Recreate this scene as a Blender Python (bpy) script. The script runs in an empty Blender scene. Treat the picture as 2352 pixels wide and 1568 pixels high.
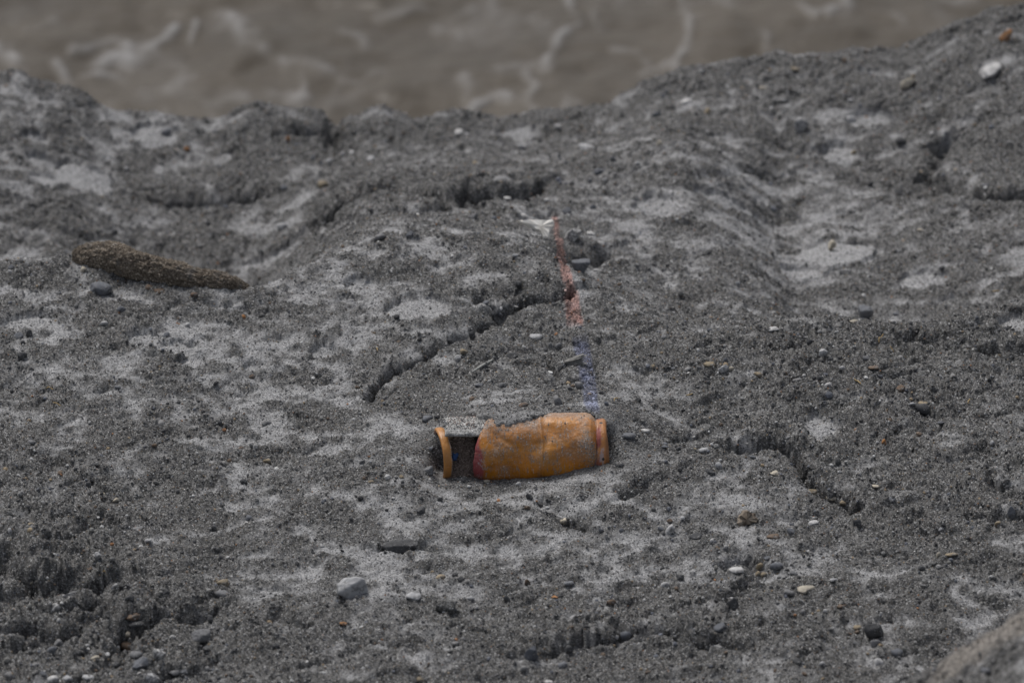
import bpy, math, random
import numpy as np
from mathutils import Vector, noise as mnoise

random.seed(7)
RNG = np.random.default_rng(11)
SC = bpy.context.scene
COL = SC.collection

# ------------------------------------------------------------------ camera
D, PITCH, WFR = 8.0, math.radians(25.0), 0.95          # distance, look-down angle, width seen at the subject
W0, H0 = 2352.0, 1568.0                                # pixel frame in which positions were read off the photo
cam_d = bpy.data.cameras.new('camera')
cam = bpy.data.objects.new('camera', cam_d)
COL.objects.link(cam)
CAMP = np.array([0.0, -D * math.cos(PITCH), D * math.sin(PITCH)])
cam.location = CAMP
cam.rotation_euler = (math.pi / 2 - PITCH, 0, 0)
cam_d.sensor_width = 36.0
cam_d.lens = 36.0 * D / WFR
cam_d.clip_start, cam_d.clip_end = 0.1, 500
cam_d.dof.use_dof = True
cam_d.dof.focus_distance = D - 0.20
cam_d.dof.aperture_fstop = 9.5
SC.camera = cam

# ------------------------------------------------------------------ sky, sun, exposure (overcast day)
world = bpy.data.worlds.new('World')
SC.world = world
world.use_nodes = True
wn, wl = world.node_tree.nodes, world.node_tree.links
wn.clear()
sky = wn.new('ShaderNodeTexSky')
sky.sky_type = 'NISHITA'
sky.sun_disc = False
SUN_EL, SUN_AZ = math.radians(58), math.radians(-30)   # azimuth: 0 = beyond the river, negative = to the left
sky.sun_elevation = SUN_EL
sky.sun_rotation = SUN_AZ
sky.air_density, sky.dust_density, sky.ozone_density = 1.0, 4.0, 1.0
hsv = wn.new('ShaderNodeHueSaturation')
hsv.inputs['Saturation'].default_value = 0.42          # cloud cover: nearly grey sky light
bg = wn.new('ShaderNodeBackground')
bg.inputs['Strength'].default_value = 0.085
wo = wn.new('ShaderNodeOutputWorld')
wl.new(sky.outputs[0], hsv.inputs['Color'])
wl.new(hsv.outputs[0], bg.inputs['Color'])
wl.new(bg.outputs[0], wo.inputs['Surface'])
sun_d = bpy.data.lights.new('sun', 'SUN')
sun_d.energy, sun_d.angle, sun_d.color = 1.4, math.radians(22), (1.0, 0.97, 0.93)
sun = bpy.data.objects.new('sun', sun_d)
COL.objects.link(sun)
sdir = Vector((math.sin(SUN_AZ) * math.cos(SUN_EL), math.cos(SUN_AZ) * math.cos(SUN_EL), math.sin(SUN_EL)))
sun.rotation_euler = sdir.to_track_quat('Z', 'Y').to_euler()
sun.location = sdir * 5
vs = SC.view_settings
vs.view_transform, vs.look, vs.gamma, vs.exposure = 'Standard', 'None', 1.0, 0.38
vs.use_curve_mapping = False

# ------------------------------------------------------------------ pixel <-> space
RT = np.array([1.0, 0, 0])
FW = np.array([0, math.cos(PITCH), -math.sin(PITCH)])
UP = np.array([0, math.sin(PITCH), math.cos(PITCH)])
KPX = WFR / D / W0
MM = WFR / W0                                          # metres per photo pixel at the subject

def ray(px, py):
    return FW + RT * ((px - W0 / 2) * KPX) + UP * ((H0 / 2 - py) * KPX)

def at_y(px, py, y):
    d = ray(px, py)
    return CAMP + d * ((y - CAMP[1]) / d[1])

def at_z(px, py, z):
    d = ray(px, py)
    return CAMP + d * ((z - CAMP[2]) / d[2])

def proj(p):
    q = np.asarray(p) - CAMP
    f = q @ FW
    return (q @ RT) / f / KPX + W0 / 2, H0 / 2 - (q @ UP) / f / KPX

def sstep(a, b, x):
    t = np.clip((x - a) / (b - a), 0, 1)
    return t * t * (3 - 2 * t)

# ------------------------------------------------------------------ noise
def perlin(x, y, seed=0):
    xi, yi = np.floor(x).astype(np.int64), np.floor(y).astype(np.int64)
    xf, yf = x - xi, y - yi
    def g(ix, iy, dx, dy):
        h = (ix * 374761393 + iy * 668265263 + seed * 974634777) & 0x7fffffff
        h = ((h ^ (h >> 13)) * 1274126177) & 0x7fffffff
        h = h ^ (h >> 16)
        a = (h & 1023) * (2 * math.pi / 1024)
        return np.cos(a) * dx + np.sin(a) * dy
    u = xf * xf * xf * (xf * (xf * 6 - 15) + 10)
    v = yf * yf * yf * (yf * (yf * 6 - 15) + 10)
    a = g(xi, yi, xf, yf) * (1 - u) + g(xi + 1, yi, xf - 1, yf) * u
    b = g(xi, yi + 1, xf, yf - 1) * (1 - u) + g(xi + 1, yi + 1, xf - 1, yf - 1) * u
    return (a * (1 - v) + b * v) * 1.5

def fbm(x, y, seed=0, octv=4, gain=0.5):
    s, a, t = 0, 1.0, 0
    for k in range(octv):
        s = s + a * perlin(x * 2 ** k, y * 2 ** k, seed + 17 * k)
        t += a
        a *= gain
    return s / t

def n3(p, s, seed=0):
    return mnoise.noise(Vector((p[0] * s + seed * 7.31, p[1] * s - seed * 3.7, p[2] * s + seed * 1.9)))

# ------------------------------------------------------------------ object helpers
def mesh_obj(name, verts, faces, mat=None, parent=None, smooth=True):
    me = bpy.data.meshes.new(name)
    me.from_pydata([tuple(v) for v in verts], [], faces)
    me.update()
    if smooth:
        me.polygons.foreach_set('use_smooth', [True] * len(me.polygons))
    if mat:
        me.materials.append(mat)
    o = bpy.data.objects.new(name, me)
    COL.objects.link(o)
    if parent:
        o.parent = parent
    return o

def grid_obj(name, P, mat, parent=None, flip=False):
    """P: (rows, cols, 3) array -> quad sheet, made fast"""
    r, c, _ = P.shape
    me = bpy.data.meshes.new(name)
    idx = np.arange(r * c).reshape(r, c)
    q = np.stack([idx[:-1, :-1], idx[:-1, 1:], idx[1:, 1:], idx[1:, :-1]], -1).reshape(-1, 4)
    if flip:
        q = q[:, ::-1]
    n = len(q)
    me.vertices.add(r * c)
    me.vertices.foreach_set('co', P.reshape(-1).astype(np.float32))
    me.loops.add(n * 4)
    me.loops.foreach_set('vertex_index', q.reshape(-1).astype(np.int32))
    me.polygons.add(n)
    me.polygons.foreach_set('loop_start', np.arange(0, n * 4, 4, dtype=np.int32))
    me.polygons.foreach_set('use_smooth', np.ones(n, dtype=bool))
    me.update(calc_edges=True)
    me.materials.append(mat)
    o = bpy.data.objects.new(name, me)
    COL.objects.link(o)
    if parent:
        o.parent = parent
    return o

def set_attr(me, name, arr, kind='FLOAT'):
    a = me.attributes.new(name, kind, 'POINT')
    if kind == 'FLOAT':
        a.data.foreach_set('value', arr.reshape(-1).astype(np.float32))
    elif kind == 'FLOAT_COLOR':
        a.data.foreach_set('color', arr.reshape(-1).astype(np.float32))
    else:
        a.data.foreach_set('vector', arr.reshape(-1).astype(np.float32))

def tag(o, label, cat, group=None):
    o['label'], o['category'] = label, cat
    if group:
        o['group'] = group
    return o

class NT:
    """small node-tree writer"""
    def __init__(self, name, rough=0.9, spec=0.25):
        self.m = bpy.data.materials.new(name)
        self.m.use_nodes = True
        self.t = self.m.node_tree
        self.b = self.t.nodes['Principled BSDF']
        self.b.inputs['Roughness'].default_value = rough
        self.b.inputs['Specular IOR Level'].default_value = spec
    def n(self, kind, **kw):
        o = self.t.nodes.new(kind)
        for k, v in kw.items():
            setattr(o, k, v)
        return o
    def l(self, a, b):
        self.t.links.new(a, b)
    def coord(self):
        return self.n('ShaderNodeTexCoord').outputs['Object']
    def noise(self, scale, detail=4, rough=0.55, vec=None):
        o = self.n('ShaderNodeTexNoise')
        o.inputs['Scale'].default_value = scale
        o.inputs['Detail'].default_value = detail
        o.inputs['Roughness'].default_value = rough
        self.l(vec or self.coord(), o.inputs['Vector'])
        return o.outputs['Fac']
    def voro(self, scale, vec=None):
        o = self.n('ShaderNodeTexVoronoi')
        o.inputs['Scale'].default_value = scale
        self.l(vec or self.coord(), o.inputs['Vector'])
        s = self.n('ShaderNodeSeparateColor')
        self.l(o.outputs['Color'], s.inputs[0])
        return o, s
    def ramp(self, fac, stops):
        r = self.n('ShaderNodeValToRGB')
        e = r.color_ramp.elements
        while len(e) < len(stops):
            e.new(0.5)
        for k, (p, c) in enumerate(stops):
            e[k].position = p
            e[k].color = (c[0], c[1], c[2], 1) if not isinstance(c, (int, float)) else (c, c, c, 1)
        self.l(fac, r.inputs[0])
        return r.outputs[0]
    def mix(self, fac, a, b, mode='MIX'):
        o = self.n('ShaderNodeMix', data_type='RGBA', blend_type=mode)
        for s, v in ((0, fac), (6, a), (7, b)):
            if isinstance(v, (int, float)):
                o.inputs[s].default_value = v
            elif isinstance(v, tuple):
                o.inputs[s].default_value = (*v, 1)
            else:
                self.l(v, o.inputs[s])
        return o.outputs[2]
    def math(self, op, a, b=0.5):
        o = self.n('ShaderNodeMath', operation=op)
        for s, v in ((0, a), (1, b)):
            if isinstance(v, (int, float)):
                o.inputs[s].default_value = v
            else:
                self.l(v, o.inputs[s])
        return o.outputs[0]
    def attr(self, name, kind='GEOMETRY'):
        return self.n('ShaderNodeAttribute', attribute_name=name, attribute_type=kind)
    def bump(self, h, strength, dist):
        o = self.n('ShaderNodeBump')
        o.inputs['Strength'].default_value = strength
        o.inputs['Distance'].default_value = dist
        self.l(h, o.inputs['Height'])
        self.l(o.outputs[0], self.b.inputs['Normal'])
    def out(self, c):
        if isinstance(c, tuple):
            self.b.inputs['Base Color'].default_value = (*c, 1)
        else:
            self.l(c, self.b.inputs['Base Color'])
        return self.m

# ------------------------------------------------------------------ materials: ground, gravel
def grit_colour(t, k=1.0):
    """salt-and-pepper sand: random value per cell"""
    _, s = t.voro(880)
    g = lambda v, r=1.0, b=1.0: (v * r * k, v * k, v * b * k)
    return s, t.ramp(s.outputs[0], [(0.0, g(0.022, 1, 1.1)), (0.30, g(0.052)), (0.58, g(0.098, 1.02, .97)),
                                    (0.80, g(0.165)), (0.94, g(0.26)), (1.0, g(0.46))])

def make_ground_mat():
    t = NT('ground_sediment', 0.92, 0.2)
    s, grit = grit_colour(t, 1.06)
    silt = t.ramp(s.outputs[1], [(0.0, (0.09, 0.09, 0.093)), (0.14, (0.16, 0.161, 0.165)), (0.30, (0.28, 0.281, 0.286)), (0.78, (0.365, 0.366, 0.372)), (0.94, (0.42, 0.42, 0.425)), (1.0, (0.55, 0.55, 0.55))])
    mud = t.ramp(t.noise(40, 5), [(0.3, (0.105, 0.100, 0.094)), (0.7, (0.15, 0.146, 0.142))])
    f = t.ramp(t.noise(420, 3, 0.6), [(0.38, 0.0), (0.56, 1.0)])
    base = t.mix(t.math('ADD', t.math('MULTIPLY', f, 0.35), 0.08), grit, mud)
    base = t.mix(t.attr('silt').outputs['Fac'], base, silt)
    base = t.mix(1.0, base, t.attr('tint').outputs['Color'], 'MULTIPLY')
    h = t.math('ADD', t.noise(600, 4, 0.7), t.math('MULTIPLY', t.noise(180, 3), 1.5))
    t.bump(h, 0.55, 0.0016)
    return t.out(base)

def make_gravel_mat():
    t = NT('gravel_grains', 0.8, 0.3)
    a = t.attr('gcol', 'INSTANCER').outputs['Color']
    c = t.mix(t.ramp(t.noise(3.0, 3), [(0.40, 0.0), (0.75, 0.4)]), a, (0.16, 0.158, 0.155))
    return t.out(c)

GROUND, GRAVEL = make_ground_mat(), make_gravel_mat()

# ------------------------------------------------------------------ macro terrain from crest lines read off the photo
def fine_axis(lo, hi, step, far_lo, far_hi, grow=1.35):
    mid = np.arange(lo, hi + step / 2, step)
    a, s, x = [], step, lo
    while x > far_lo:
        s *= grow
        x -= s
        a.append(x)
    b, s, x = [], step, hi
    while x < far_hi:
        s *= grow
        x += s
        b.append(x)
    return np.concatenate([np.array(a[::-1]), mid, np.array(b)])

XS = fine_axis(-0.60, 0.60, 0.0016, -9, 9, 1.07)
YS = fine_axis(-1.10, 1.10, 0.0027, -14, 3.4, 1.08)
NX, NY = len(XS), len(YS)

def line_at(pts, Y):
    a = np.array([at_y(p[0], p[1], Y) for p in pts])
    return np.interp(XS, a[:, 0], a[:, 2])

SKYLINE = [(-300, 150), (0, 176), (40, 170), (70, 186), (110, 196), (200, 226), (215, 240), (260, 255), (340, 266), (420, 276), (480, 287),
           (520, 275), (545, 258), (590, 234), (650, 246), (720, 258), (745, 268), (757, 292), (775, 299), (800, 276), (880, 258), (925, 275),
           (945, 288), (960, 292), (1000, 276), (1060, 262), (1150, 272), (1250, 256), (1330, 249), (1400, 237), (1460, 211), (1520, 179),
           (1600, 149), (1700, 131), (1800, 117), (1825, 128), (1870, 124), (1950, 122), (2060, 119), (2130, 86), (2200, 47), (2290, 26), (2352, 24), (2600, 10)]
CREST = [(-300, 640), (0, 612), (100, 603), (180, 606), (300, 640), (400, 658), (560, 664), (640, 640), (760, 600), (840, 585), (1000, 575), (1200, 600),
         (1400, 690), (1600, 785), (1685, 763), (1850, 741), (1950, 734), (2060, 752), (2180, 762), (2250, 738), (2352, 711), (2600, 680)]
MOUND = [(1500, 1700), (1750, 1640), (1900, 1590), (2050, 1580), (2150, 1538), (2200, 1506), (2290, 1450), (2352, 1402), (2600, 1340)]
zr = line_at(SKYLINE, 1.0)
cr = np.array([at_z(p[0], p[1], 0.004) for p in CREST])
y1 = np.interp(XS, cr[:, 0], cr[:, 1])
mo = np.array([at_y(p[0], p[1], -1.0) for p in MOUND])
zm = np.interp(XS, mo[:, 0], mo[:, 2])
zm = np.where(XS < mo[1, 0], np.maximum(0, zm * sstep(mo[0, 0] - .1, mo[1, 0], XS)), zm)
dw = np.interp(XS, [-.6, -.25, -.13, .17, .27, .5], [1, 1, 0, 0, 1, 1])
dip = np.interp(XS, [-.6, -.28, -.12, .17, .28, .5], [.20, .19, .06, .06, .105, .10])

def pchip(xk, yk, x):
    h = np.diff(xk)
    d = np.diff(yk) / h
    m = np.zeros_like(yk)
    s = d[:-1] * d[1:] > 0
    m[1:-1][s] = (2 * d[:-1] * d[1:] / (d[:-1] + d[1:] + 1e-12))[s]
    m[0], m[-1] = d[0], d[-1]
    i = np.clip(np.searchsorted(xk, x) - 1, 0, len(h) - 1)
    t = (x - xk[i]) / h[i]
    return ((2 * t**3 - 3 * t**2 + 1) * yk[i] + (t**3 - 2 * t**2 + t) * h[i] * m[i] + (-2 * t**3 + 3 * t**2) * yk[i + 1] + (t**3 - t**2) * h[i] * m[i + 1])

kx = np.arange(-120, 121) * .0016
kg = np.exp(-(kx / .06) ** 2)
xr = np.arange(-1.2, 1.2, .0016)
zrs = np.interp(XS, xr, np.convolve(np.pad(np.interp(xr, XS, zr), 120, mode='edge'), kg / kg.sum(), 'valid'))
Z = np.zeros((NY, NX))
for i in range(NX):
    d_, w_ = dip[i], dw[i]
    ky = np.array([-20, -2.2, -1.35, -1.0, -.84, -.74, -.45, -.15, y1[i] - .07, y1[i], y1[i] + .10, y1[i] + .24, .72, .93, 1.0, 1.07, 1.25, 1.9, 2.7, 4.0])
    zmid = w_ * (zrs[i] - .012) + (1 - w_) * zrs[i] * .66
    kz = np.array([.1, .03, max(.01, zm[i] * .75), zm[i], zm[i] * .12, 0, -.004, .0, .003, .004, -.62 * d_ * w_ - .020 * (1 - w_), -d_ * w_ - .062 * (1 - w_),
                   zmid, zrs[i] * .45 + zr[i] * .53 - .004, zr[i], zr[i] - .045, zr[i] - .30, -1.0, -1.45, -1.7])
    Z[:, i] = pchip(ky, kz, YS)
X, Y = np.meshgrid(XS, YS)
ZMAC = Z.copy()

def sampler(F):
    def f(x, y):
        x, y = np.asarray(x, float), np.asarray(y, float)
        i = np.clip(np.searchsorted(XS, x) - 1, 0, NX - 2)
        j = np.clip(np.searchsorted(YS, y) - 1, 0, NY - 2)
        u = np.clip((x - XS[i]) / (XS[i + 1] - XS[i]), 0, 1)
        v = np.clip((y - YS[j]) / (YS[j + 1] - YS[j]), 0, 1)
        return (F[j, i] * (1 - u) + F[j, i + 1] * u) * (1 - v) + (F[j + 1, i] * (1 - u) + F[j + 1, i + 1] * u) * v
    return f

TT = np.arange(5.6, 11.0, 0.0015)
def hit(px, py, f):
    d = ray(px, py)
    p = CAMP + TT[:, None] * d
    below = p[:, 2] < f(p[:, 0], p[:, 1])
    k = int(np.argmax(below)) if below.any() else len(TT) - 1
    return p[k]

fmac = sampler(ZMAC)

# ---- silt: pale fine sediment in hollows and flats
silt_bias = np.zeros_like(Z)
BIAS = [  # px, py, half width, half height, amount (photo pixels)
    (330, 800, 300, 110, .14), (560, 780, 150, 60, .25), (850, 730, 170, 60, .30), (800, 620, 100, 50, .18), (120, 740, 110, 60, .2), (200, 680, 90, 40, .12),
    (1650, 480, 260, 110, .30), (1850, 400, 160, 60, .25), (1500, 560, 130, 100, .2), (1960, 480, 120, 60, .12), (1100, 1230, 340, 90, .14),
    (700, 930, 150, 90, .16), (560, 1090, 220, 80, .16), (1430, 950, 120, 60, .2), (1250, 1120, 150, 30, .12), (1700, 1240, 150, 60, .08), (1480, 1290, 150, 50, .22),
    (900, 1300, 220, 60, .2), (250, 260, 180, 40, .18), (330, 320, 120, 60, .12), (2250, 620, 120, 100, .15), (1900, 1330, 220, 60, .1), (1650, 1120, 120, 60, .18),
    (60, 640, 100, 22, -.5), (60, 560, 140, 40, .4), (640, 600, 120, 40, .35), (560, 520, 120, 40, .18), (1500, 880, 160, 60, .18), (1000, 1000, 60, 60, -.2), (1120, 930, 90, 30, .2), (120, 1420, 320, 170, -.55), (500, 1500, 300, 90, -.3), (1900, 880, 420, 110, -.42), (2150, 1150, 250, 150, -.35), (350, 590, 300, 60, -.35), (1950, 780, 300, 40, -.5),
    (1350, 1470, 400, 110, -.3), (1000, 420, 400, 70, -.35), (1080, 880, 200, 70, -.25), (2250, 300, 200, 160, -.2), (700, 320, 350, 60, -.25), (220, 1130, 240, 90, -.25), (2200, 1500, 200, 70, -.5), (1750, 1400, 220, 80, -.2)]
PATCH = [(190, 412, 78, 30), (95, 410, 40, 12), (85, 318, 36, 12), (98, 362, 40, 11), (1925, 585, 105, 42), (1840, 630, 60, 20), (2330, 745, 40, 22), (745, 796, 32, 14), (445, 820, 35, 20),
         (575, 828, 24, 14), (330, 770, 38, 18), (410, 790, 55, 18), (60, 735, 62, 20), (1885, 985, 40, 34), (2000, 262, 60, 22), (960, 715, 80, 36), (1920, 350, 55, 26),
         (830, 655, 45, 22), (355, 300, 60, 30), (590, 612, 90, 18), (1520, 470, 70, 40), (1690, 460, 100, 20), (2120, 640, 60, 26)]
for (px, py, a, b, k) in BIAS:
    c = hit(px, py, fmac)
    w, h = a * MM, b * MM / 0.42
    silt_bias += k * np.exp(-(((X - c[0]) / w) ** 2 + ((Y - c[1]) / h) ** 2))
xw, yw = X + .03 * fbm(X / .07, Y / .06, 1, 3), Y + .03 * fbm(X / .07, Y / .06, 2, 3)
vein1 = np.clip(1 - np.abs(fbm(xw / .11, yw / .085, 3, 4, .55)) * 3.0, 0, 1)
vein2 = np.clip(1 - np.abs(fbm(xw / .045, yw / .038, 5, 3, .55)) * 2.8, 0, 1)
sn = .42 * vein1 + .26 * vein2 + .62 * fbm(X / .048, Y / .044, 6, 4, .62) + .30 * fbm(X / .012, Y / .012, 9, 3) + .68 * silt_bias
view = sn[(Y > -.7) & (Y < .5) & (np.abs(X) < .45)]
q0_, q1_ = np.quantile(view, [.40, .985])
silt = .86 * sstep(q0_, q1_, sn)
wob = .9 * fbm(X / .03, Y / .05, 21, 4, .65)
patch = np.zeros_like(Z)
for (px, py, a, b) in PATCH:
    c = hit(px, py, fmac)
    w, h = a * MM, b * MM / 0.42
    r = ((X - c[0]) / w) ** 2 + ((Y - c[1]) / h) ** 2
    patch = np.maximum(patch, sstep(1.20, .80, r + wob))
silt = np.maximum(silt, .88 * patch)

skin = np.zeros_like(Z)
for (px, py, a, b, rot) in [(192, 414, 76, 30, .0), (120, 414, 60, 14, .05), (1915, 583, 100, 40, -.05), (1850, 620, 70, 24, .1)]:
    c = hit(px, py, fmac)
    w, h = a * MM, b * MM / .42
    r = ((X - c[0]) / w) ** 2 + ((Y - c[1] - rot * (X - c[0])) / h) ** 2
    skin = np.maximum(skin, sstep(1.05, .95, r + .75 * fbm(X / .045, Y / .06, 23, 4, .6)))
silt = np.maximum(silt, .60 * skin)

# ---- crust relief
fine_w = np.clip(.0032 / np.gradient(XS), .02, 1)[None, :] * np.clip(.0054 / np.gradient(YS), .02, 1)[:, None]
silt = silt * fine_w + .30 * (1 - fine_w)
gritty = 1 + 1.3 * np.clip(-silt_bias, 0, .5)
rough = (1 - .62 * silt) * (1 - .9 * skin) * fine_w * gritty
env = sstep(-6, -2, Y) * 0 + 1.0
far = sstep(.9, 2.5, np.abs(X)) + sstep(1.3, 3, -Y) + sstep(1.2, 1.8, Y)
bgn = fbm(X / .17, Y / .20, 31, 3)
mid_ = fbm(X / .06, Y / .055, 41, 4, .55)
lump = fbm(X / .018, Y / .020, 51, 3, .6)
grain = fbm(X / .0062, Y / .0075, 61, 2, .7)
ridg = 1 - np.abs(fbm(X / .09 + .4 * mid_, Y / .075 + .4 * mid_, 71, 3, .5)) * 2.2
Z += .012 * bgn + .0066 * fine_w * mid_ * (.5 + .5 * rough) + rough * (.0016 * lump + .0014 * grain) - .0055 * patch
Z += .0022 * (1 - sstep(.10, .55, silt + .10 * lump)) * (1 - skin) + .004 * skin
Z -= .0045 * np.clip(ridg - .80, 0, 1) / .2 * rough
CLB = np.array([hit(p[0], p[1], fmac)[:2] for p in [(190, 616), (250, 634), (300, 646), (400, 668), (480, 676), (560, 676), (590, 668)]])
yc_ = np.interp(X, CLB[:, 0], CLB[:, 1])
Z += .0075 * np.exp(-((Y - yc_) / .020) ** 2) * sstep(CLB[0, 0] - .02, CLB[0, 0] + .01, X) * sstep(CLB[-1, 0] + .02, CLB[-1, 0] - .01, X)
Z += far * (.05 * fbm(X / .6, Y / .6, 81, 4))
# brittle flakes: quantised terraces that break the surface into crusts
ter = fbm(X / .055, Y / .045, 91, 4, .6) + .12 * lump
lev = ter * 5.0
fr = lev - np.floor(lev)
Z += rough * .0036 * (np.floor(lev) + sstep(.80, .98, fr) - lev)

# ---- ledges, cracks and hollows: photo polyline, step up H, trench T, overhang O, half width in mm
DY = np.zeros_like(Z)
LEDGES = [
    ([(846, 908), (868, 872), (900, 840), (960, 815), (1010, 792), (1060, 772), (1100, 750), (1150, 718), (1190, 694)], 3, 42, 10, 6.5),
    ([(1140, 705), (1200, 690), (1245, 676), (1292, 668)], 10, 32, 14, 9),
    ([(1090, 690), (1130, 668), (1180, 655)], 5, 10, 5, 7),
    ([(1290, 600), (1320, 580), (1350, 578), (1385, 572)], 10, 22, 9, 12),
    ([(1385, 572), (1370, 600), (1345, 632)], 3, 14, 3, 8),
    ([(755, 492), (800, 462), (850, 440), (900, 432), (980, 443), (1050, 458), (1110, 446), (1190, 436), (1216, 430)], 20, 30, 14, 10),
    ([(740, 505), (790, 495), (850, 497), (930, 480), (1010, 474), (1060, 462)], 10, 28, 10, 9),
    ([(1150, 448), (1190, 442), (1215, 438)], 8, 24, 12, 12),
    ([(1060, 478), (1160, 500), (1270, 492)], 5, 8, 4, 8),
    ([(400, 462), (450, 458), (500, 458), (545, 450), (575, 445)], 12, 32, 10, 9),
    ([(540, 350), (555, 310), (560, 296)], 6, 10, 3, 9),
    ([(690, 295), (730, 300), (757, 312), (775, 330)], 10, 18, 6, 9),
    ([(2160, 338), (2146, 360), (2136, 392), (2165, 425), (2230, 441), (2300, 447), (2352, 444)], 12, 22, 8, 8),
    ([(2150, 335), (2165, 345)], 4, 26, 4, 10),
    ([(955, 938), (975, 952), (992, 968)], 5, 18, 5, 8),
    ([(982, 992), (1000, 1000), (1012, 1006)], 4, 16, 4, 6),
    ([(1395, 1000), (1440, 1002), (1490, 992), (1545, 1006), (1600, 1008)], 5, 20, 6, 6),
    ([(1432, 1138), (1470, 1122), (1512, 1098)], 6, 14, 6, 7),
    ([(1690, 1022), (1750, 1016), (1800, 1012), (1830, 1048), (1858, 1088), (1900, 1130), (1962, 1152)], 8, 26, 8, 7),
    ([(1255, 1142), (1282, 1168), (1300, 1190), (1335, 1202)], 6, 13, 4, 9),
    ([(150, 1243), (180, 1217), (210, 1201), (265, 1195)], 6, 26, 8, 5),
    ([(0, 1292), (40, 1312), (75, 1330)], 14, 24, 10, 11),
    ([(110, 1345), (140, 1338), (190, 1345), (215, 1340)], 15, 26, 10, 11),
    ([(0, 1262), (15, 1275), (40, 1300)], 8, 16, 6, 10),
    ([(60, 1475), (110, 1468), (165, 1442)], 12, 24, 10, 9),
    ([(200, 1398), (230, 1393), (256, 1395)], 7, 20, 8, 7),
    ([(262, 1470), (285, 1450), (330, 1420)], 12, 22, 6, 11),
    ([(40, 1440), (65, 1432), (100, 1440)], 6, 18, 6, 8),
    ([(430, 1425), (460, 1420), (478, 1408)], 6, 16, 5, 7),
    ([(365, 1545), (390, 1530), (420, 1535)], 7, 16, 5, 9),
    ([(1398, 1452), (1440, 1440), (1500, 1436), (1560, 1448)], 8, 18, 6, 9),
    ([(1620, 1470), (1650, 1462), (1700, 1470)], 7, 18, 6, 9),
    ([(1664, 1300), (1680, 1290), (1720, 1280), (1740, 1290)], 6, 13, 4, 8),
    ([(1660, 1375), (1690, 1345), (1700, 1340)], 5, 13, 4, 8),
    ([(1265, 830), (1280, 860), (1290, 905)], 3, 22, 3, 6),
    ([(1270, 905), (1300, 900), (1330, 890)], 5, 14, 5, 7),
    ([(1480, 842), (1540, 838), (1590, 832), (1640, 845)], 5, 9, 4, 7),
    ([(2260, 800), (2320, 790), (2352, 800)], 5, 10, 4, 8),
    ([(2060, 780), (2120, 776), (2160, 785)], 4, 8, 3, 7),
    ([(1690, 770), (1760, 800), (1830, 790)], 4, 8, 3, 7),
    ([(880, 1250), (930, 1256), (968, 1250)], 3, 8, 3, 5),
    ([(1800, 335), (1830, 345), (1880, 340)], 6, 10, 4, 8),
    ([(1620, 400), (1700, 390), (1780, 400)], 4, 8, 3, 8),
    ([(1180, 1490), (1250, 1500), (1330, 1480)], 4, 9, 3, 9),
    ([(600, 1420), (650, 1410), (700, 1425)], 4, 10, 3, 8),
    ([(2300, 1120), (2330, 1130), (2352, 1125)], 5, 12, 4, 8),
    ([(2230, 1180), (2290, 1190), (2352, 1180)], 5, 10, 4, 8),
]
fz = sampler(Z)
fz_pre = fz
wx = .010 * fbm(X / .03, Y / .03, 101, 3, .6) + .0028 * perlin(X / .006, Y / .006, 103)
wy = .014 * fbm(X / .028, Y / .032, 102, 3, .6) + .0028 * perlin(X / .006, Y / .006, 104)
for pts, H, T, O, hw in LEDGES:
    g = np.array([hit(p[0], p[1], fz)[:2] for p in pts])
    m = .10
    i0, i1 = np.searchsorted(XS, [g[:, 0].min() - m, g[:, 0].max() + m])
    j0, j1 = np.searchsorted(YS, [g[:, 1].min() - m, g[:, 1].max() + m])
    if i1 <= i0 or j1 <= j0:
        continue
    sl = (slice(j0, j1), slice(i0, i1))
    x, y = X[sl] + .55 * wx[sl], Y[sl] + .55 * wy[sl]
    best = np.full(x.shape, 9.0)
    side = np.zeros(x.shape)
    for k in range(len(g) - 1):
        a, b = g[k], g[k + 1]
        e = b - a
        L = e @ e + 1e-12
        t = np.clip(((x - a[0]) * e[0] + (y - a[1]) * e[1]) / L, 0, 1)
        dx, dy = x - (a[0] + t * e[0]), y - (a[1] + t * e[1])
        d = np.hypot(dx, dy * .8)
        # far side = positive: left of a left-to-right segment, or simply further away
        sgn = np.where((e[0] * (y - a[1]) - e[1] * (x - a[0])) * (1 if e[0] >= 0 else -1) > 0, 1.0, -1.0)
        up = d < best
        best = np.where(up, d, best)
        side = np.where(up, sgn, side)
    s = best * side
    w = hw / 1000.0 * .80
    amp = np.clip(.72 + 1.1 * fbm(X[sl] / .024, Y[sl] / .03, 105, 3, .6), .40, 1.25)
    if np.max(T) >= 30:
        amp = np.maximum(amp, .75)
    near = 1.35 if pts[0][1] > 1000 else 1.0
    H, T, O = H * .95 * amp * near, T * .80 * amp * near, O * .6 * amp
    fade = np.exp(-(best / (w * 7)) ** 2)
    Z[sl] += fade * (H / 1000.0) * .5 * (sstep(-.3 * w, 1.7 * w, s) * 2 - 1) * np.where(s > 0, 1, .3)
    Z[sl] -= (T / 1000.0) * np.exp(-((s + .55 * w) / (.85 * w)) ** 2)
    DY[sl] -= (O / 1000.0) * np.exp(-((s - .55 * w) / (.6 * w)) ** 2)

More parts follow.
